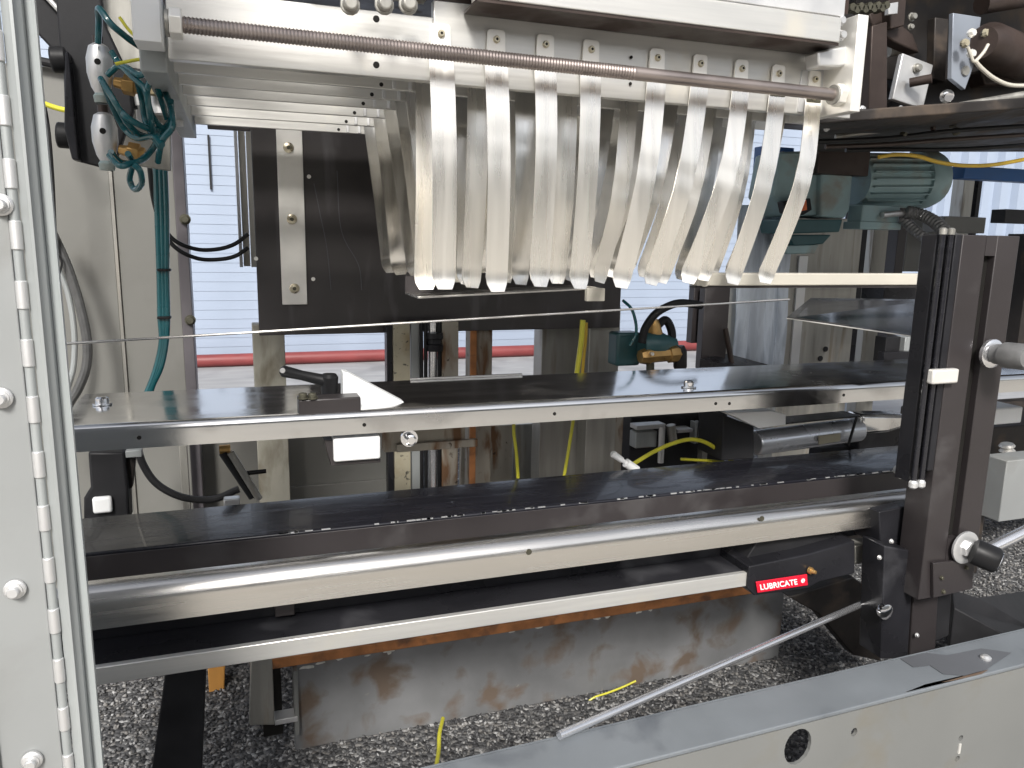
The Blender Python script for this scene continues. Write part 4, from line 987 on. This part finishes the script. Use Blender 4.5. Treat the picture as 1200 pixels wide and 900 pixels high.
curve_obj('black_cable', [(915, 178), (918, 205), (912, 235), (902, 250)], 2.1, .010, 'rubber', 'black cable glimpsed between the two rightmost strips', 'cable')

# ------------------------------------------------------------------ top right machinery
def head():
    Y = 1.35; r = empty('machine_head', 'dark oily machine head filling the top right corner', 'machine head', P(1100, 150, Y))
    x0 = P(1018, 60, Y).x
    MB().box(x0, 3.2, Y + .05, Y + .75, P(1100, 100, Y + .05).z, 2.0).build('housing', 'darkmach', r, .004)
    MB().prism([P(950, 146, Y - .2), P(1230, 125, Y - .25), P(1240, 178, Y + .5), P(940, 178, Y + .45)], (0, 0, .02)).build('underside', 'darkmach', r, .003)
    MB().prism([P(1100, 95, Y - .02), P(1230, 60, Y - .02), P(1230, 138, Y - .05), P(1020, 150, Y - .02), P(1020, 130, Y - .02)], (0, .04, 0)).build('sloped_cover', 'darkmach', r, .003)
    MB().pprism([(1022, 30), (1040, 25), (1040, 128), (1018, 132)], Y - .1, .03).build('brown_strut', 'brownmach', r, .002)
    MB().pprism([(1018, 15), (1035, 10), (1070, 40), (1078, 62), (1050, 50), (1024, 34)], Y - .06, .03).build('chain_guard', 'brownmach', r, .003)
    for k in range(9):
        c = P(1000 + k * 5, 8 - k * .3 + (k % 2) * 3, Y - .12); MB().rod(c, c + Vector((0, .02, 0)), .007, 10).build('chain_roller', 'dirtyscrew', r)
    MB().pprism([(1058, 62), (1094, 76), (1082, 128), (1046, 116)], Y - .08, .012).build('pivot_plate', 'alu', r, .002)
    MB().rod(P(1066, 97, Y - .09), P(1092, 92, Y - .12), .009, 14).build('pivot_pin', 'brownmach', r)
    MB().bolt(P(1074, 80, Y - .081), .007, .010).build('bolt', 'steelpost', r)
    MB().pprism([(1117, 15), (1150, 20), (1143, 72), (1131, 105), (1115, 92)], Y - .12, .01).build('blue_grey_plate', 'bluegrey', r, .001)
    c = P(1131, 83, Y - .121); MB().lathe(c, c + Vector((0, -.003, 0)), [(0, .010), (1, .009)], 16).build('bolt', 'steelpost', r)
    MB().lathe(P(1150, 50, Y - .14), P(1215, 75, Y - .05), [(0, .03), (.1, .042), (.9, .042), (1, .03)], 24).build('roller', 'brownmach', r)
    for k in range(6):
        a_ = k * 1.05; c = P(1150 + 16 * math.cos(a_), 50 + 14 * math.sin(a_), Y - .15); MB().lathe(c, c + Vector((0, .012, 0)), [(0, .006), (.5, .009), (1, .007)], 8).build('lug', 'beigerail' if k % 2 else 'tab', r)
    MB().lathe(P(1108, 112, Y - .1), P(1112, 114, Y - .14), [(0, .013), (.4, .013), (.41, .009), (1, .008)], 12).build('shiny_bolt', 'chrome', r)
    for px, py in ((1010, 128), (1055, 128), (960, 147), (968, 150)):
        MB().bolt(P(px, py, Y - .13), .005, .006).build('small_bolt', 'alu', r)
    rr = random.Random(12)
    MB().pprism([(1096, 20), (1112, 22), (1108, 96), (1094, 92)], Y - .03, .02).build('hanger', 'darkmach', r, .002)
    MB().rod(P(1040, 60, Y - .02), P(1062, 56, Y - .02), .012, 12).build('spring_pin', 'steelpost', r)
    MB().rod(P(1085, 132, Y - .12), P(1200, 112, Y - .16), .009, 12).build('tie_rod', 'steelpost', r)
    MB().rod(P(1080, 142, Y - .13), P(1215, 126, Y - .18), .006, 10).build('tie_rod', 'brownmach', r)
    MB().rod(P(1150, 5, Y - .05), P(1230, -8, Y - .05), .02, 14).build('upper_shaft', 'brownmach', r)
    MB().pprism([(1040, -20), (1064, -20), (1060, 30), (1044, 34)], Y - .08, .03).build('upper_lug', 'brownmach', r, .002)
    MB().pprism([(1150, 84), (1240, 78), (1240, 96), (1155, 100)], Y - .06, .04).build('guide_shoe', 'brownmach', r, .003)
    MB().pprism([(1042, 4), (1053, 2), (1052, 16), (1041, 17)], Y - .10, .01).build('small_lug', 'alu', r, .001)
    for q in range(16):
        px = rr.uniform(1030, 1195); py = rr.uniform(20, 172)
        MB().bolt(P(px, py, Y - .0 - (.1 if py > 135 else 0)), rr.uniform(.004, .008), rr.uniform(.005, .012)).build('oily_bolt', rr.choice(['dirtyscrew', 'steelpost', 'brownmach']), r)
    for q, (ya, yb_, mm) in enumerate(((166, 150, 'rubber'), (172, 160, 'brownmach'), (160, 141, 'steelpost'), (176, 172, 'rubber'))):
        MB().tube([P(955 + q * 12, ya, 1.27 + q * .02), P(1040, (ya + yb_) / 2 + 4 - q, 1.25 + q * .02), P(1120, yb_ + 3, 1.24 + q * .02), P(1230, yb_ - 4, 1.22 + q * .02)], .0045, 8).build('oily_hose', mm, r)
    MB().box(-.3, 3.2, 1.15, 2.6, 1.62, 1.66).build('unseen_top_deck', 'darkmach', r)  # out of view, extended left to shade the machine interior
head()
curve_obj('pale_wire', [(1143, 72), (1150, 80), (1165, 92), (1185, 100), (1215, 100)], 1.15, .004, 'cream', 'pale wire curving down from the roller lugs at top right', 'wire')
curve_obj('pale_wire', [(1158, 52), (1152, 62), (1142, 72), (1138, 66), (1134, 55)], 1.15, .003, 'cream', 'short pale wire knotted at the roller lugs', 'wire')
curve_obj('amber_cable', [(1030, 184), (1050, 181), (1075, 183), (1100, 190), (1130, 194), (1165, 193), (1205, 186)], 1.3, .0042, 'amber', 'amber cable running right under the dark machine head', 'cable')
m = MB(); m.pbox(1130, 1230, 197, 212, 1.9, .05); tag(m.build('blue_rail', 'blue', bevel=.003), 'short blue rail under the dark machine head at right', 'rail')
upright('white_back_column', 1128, 1140, 205, 260, 2.6, .06, 'steelpost', 'grey steel column just left of the blue rail end', zb=.5)
upright('dark_thin_column', 1143, 1148, 205, 280, 2.6, .04, 'black', 'thin black column beside the grey steel column at right', zb=.5)
m = MB(); m.pbox(1178, 1230, 246, 262, 1.8, .05); tag(m.build('black_bar', 'matblack', bevel=.002), 'short black bar entering at the right edge', 'bar')
m = MB(); m.pbox(1198, 1300, 275, 455, 2.1, .1); tag(m.build('dark_side_frame', 'darkmach', bevel=.002), 'dark machine frame at the right edge behind the knob', 'frame')
m = MB(); m.pbox(1106, 1155, 254, 273, 2.3, .1); tag(m.build('beige_box', 'beige', bevel=.003), 'beige box behind the top of the slotted post', 'box')

# ------------------------------------------------------------------ under the table right: actuator
def actuator():
    Y = 1.30; r = empty('linear_actuator', 'silver linear actuator with black end block under the right of the table', 'actuator', P(960, 530, Y))
    a = P(886, 516, Y); b = P(1006, 502, Y)
    MB().rod(P(884, 519, Y + .03), P(1006, 503, Y + .03), .027, 28).build('body', 'actbody', r, .003)
    MB().prism([P(886, 499, Y - .002), P(1008, 487, Y - .002), P(1008, 488.5, Y - .002), P(886, 501, Y - .002)], (0, .05, 0)).build('top_edge', 'black', r)
    MB().prism([P(960, 511, Y - .004), P(985, 508, Y - .004), P(985, 517, Y - .004), P(960, 521, Y - .004)], (0, .003, 0)).build('label', 'beigerail', r)
    MB().pprism([(848, 486), (884, 500), (884, 538), (846, 540)], Y - .03, .09).build('end_block', 'matblack', r, .003)
    MB().pprism([(1010, 486), (1060, 486), (1075, 497), (1040, 508), (1010, 510)], Y + .01, .05).build('front_body', 'table', r, .008)
    MB().pprism([(1004, 504), (1076, 494), (1085, 520), (1006, 528)], Y + .03, .05).build('dark_coupling', 'black', r, .004)
    MB().rod(P(1004, 488, Y - .01), P(994, 522, Y - .01), .003, 8).build('strap', 'rubber', r)
actuator()
m = MB(); m.prism([P(852, 484, 1.22), P(905, 482, 1.22), P(921, 486, 1.26), P(921, 498, 1.26), P(890, 502, 1.22)], (0, .05, 0))
tag(m.build('plastic_block', 'white', bevel=.002), 'white plastic block on top of the actuator end block', 'block')
def cluster():
    Y = 1.42; r = empty('valve_cluster', 'cluster of small grey valves and fittings under the table', 'valve cluster', P(790, 540, Y))
    MB().pbox(738, 850, 485, 570, Y + .05, .04).build('back', 'matblack', r, .003)
    MB().pbox(746, 780, 498, 503, Y, .03).build('pale_bar', 'alu', r, .001)
    MB().pbox(794, 812, 503, 507, Y, .03).build('pale_bar', 'alu', r, .001)
    MB().pbox(745, 770, 506, 525, Y + .02, .03).build('grey_body', 'galv', r, .003)
    MB().rod(P(776, 500, Y), P(774, 542, Y), .007, 12).build('silver_stem', 'alu', r)
    MB().rod(P(786, 498, Y), P(789, 520, Y), .010, 12).build('stem_nut', 'steelpost', r)
    for k in range(5): MB().pbox(814 + k * 5, 817 + k * 5, 495, 520, Y + .01, .02).build('fin', 'galv', r, .0005)
    MB().pbox(823, 829, 520, 545, Y + .01, .02).build('lower_fitting', 'steelpost', r, .001)
cluster()
# under table left: black bracket, white block, handle
def lb():
    Y = 1.45; r = empty('black_clamp_bracket', 'black clamp bracket under the left end of the stainless table', 'bracket', P(125, 610, Y))
    MB().pprism([(103, 530), (145, 530), (150, 575), (152, 612), (98, 612), (98, 584), (106, 572)], Y, .05).build('bracket', 'matblack', r, .004)
    MB().pbox(108, 131, 583, 602, Y - .012, .012).build('white_insert', 'white', r, .004)
    MB().pprism([(148, 534), (159, 536), (155, 572), (148, 575)], Y + .02, .02).build('side_tab', 'darkmach', r, .002)
    MB().pbox(147, 166, 528, 536, Y, .02).build('pale_cap', 'galv', r, .001)
lb()
def lh():
    Y = 1.35; r = empty('small_pull_handle', 'small dark rod handle with brass tip under the table', 'handle', P(290, 590, Y))
    MB().rod(P(262, 530, Y), P(297, 582, Y), .0085, 12).build('arm', 'matblack', r)
    MB().rod(P(270, 530, Y - .01), P(304, 585, Y - .01), .006, 12).build('rod', 'steelpost', r)
    MB().rod(P(257, 527, Y), P(270, 526, Y), .008, 10).build('brass_tip', 'brass', r)
    MB().pbox(262, 281, 585, 594, Y, .02).build('clamp', 'alu', r, .002)
    MB().rod(P(285, 555, Y), P(312, 552, Y), .004, 8).build('cross_pin', 'rubber', r)
lh()
# ------------------------------------------------------------------ right edge bits
upright('cream_junction_box', 1176, 1250, 537, 606, 1.25, .06, 'door', 'cream box at the right edge above the gravel', 'box')
m = MB(); m.pbox(1163, 1198, 478, 497, 1.35, .1); tag(m.build('white_guide_block', 'white', bevel=.004), 'white block right of the slotted post under the table', 'block')
def rb():
    Y = 1.5; r = empty('rear_machine_body', 'dark machine base at the right behind the slotted post', 'machine base', P(1180, 590, Y))
    MB().box(P(1150, 560, Y).x, 3.0, Y, Y + .3, P(1180, 595, Y).z, P(1180, 500, Y).z).build('body', 'darkmach', r, .004)
    MB().lathe(P(1180, 520, Y - .05), P(1180, 528, Y - .05), [(0, .016), (.3, .02), (.7, .014), (1, .02)], 16).build('grease_cap', 'tab', r)
    MB().rod((P(1150, 590, Y).x + .1, Y + .1, 0), (P(1150, 590, Y).x + .1, Y + .1, P(1180, 590, Y).z), .03, 12).build('leg', 'darkmach', r)
rb()
m = MB(); m.prism([P(1115, 690, 1.15), P(1145, 700, 1.1), P(1215, 690, 1.25), P(1215, 740, 1.1), P(1180, 745, 1.05), P(1118, 712, 1.1)], (0, 0, -.1))
tag(m.build('dark_foot_plate', 'matblack', bevel=.003), 'dark block on the gravel behind the front frame at right', 'block')
def rl():
    Y = 1.2; r = empty('dark_support', 'dark olive support standing left of the post foot', 'support', P(1000, 770, Y))
    MB().prism([P(925, 700, Y), P(1000, 676, Y), P(1034, 700, Y), P(1032, 775, Y), P(1000, 768, Y), P(960, 720, Y)], (0, .03, 0)).build('web', 'darkmach', r, .003)
rl()
def far_beam():
    Y = 1.9; r = empty('rear_cross_beam', 'dark rear cross beam below the black angle rail', 'beam', P(1000, 620, Y))
    MB().box(P(900, 600, Y).x, P(1090, 600, Y).x, Y, Y + .06, P(1000, 640, Y).z, P(1000, 590, Y).z).build('beam', 'darkmach', r, .003)
far_beam()
def filler():  # dark boxes filling the dark area behind the rail end
    Y = 1.5; r = empty('dark_filler_box', 'dark drive housing behind the right end of the black angle rail', 'housing', P(1050, 600, Y))
    MB().pbox(1012, 1120, 516, 600, Y, .12).build('body', 'darkmach', r, .004)
    MB().pbox(960, 1012, 524, 600, Y + .05, .05).build('side', 'matblack', r, .004)
    MB().pbox(900, 1090, 560, 640, Y + .14, .05).build('lower_plate', 'darkmach', r, .003)
    for px in (1022, 1045): MB().bolt(P(px, 522, Y - .001), .008, .01).build('bolt', 'alu', r)
filler()
def reflection_wall():  # unseen wall added behind the camera for the shiny metal to reflect
    m = MB(); m.box(-14, 16, -11.2, -11, 0, 4.2); m.box(-4, 1, -10.999, -10.95, 0, 2.8); m.box(4, 7, -10.999, -10.95, 1, 2.4)
    tag(m.build('added_reflection_wall', 'steelpost'), kind='structure')
reflection_wall()
print('objects', len(bpy.data.objects))
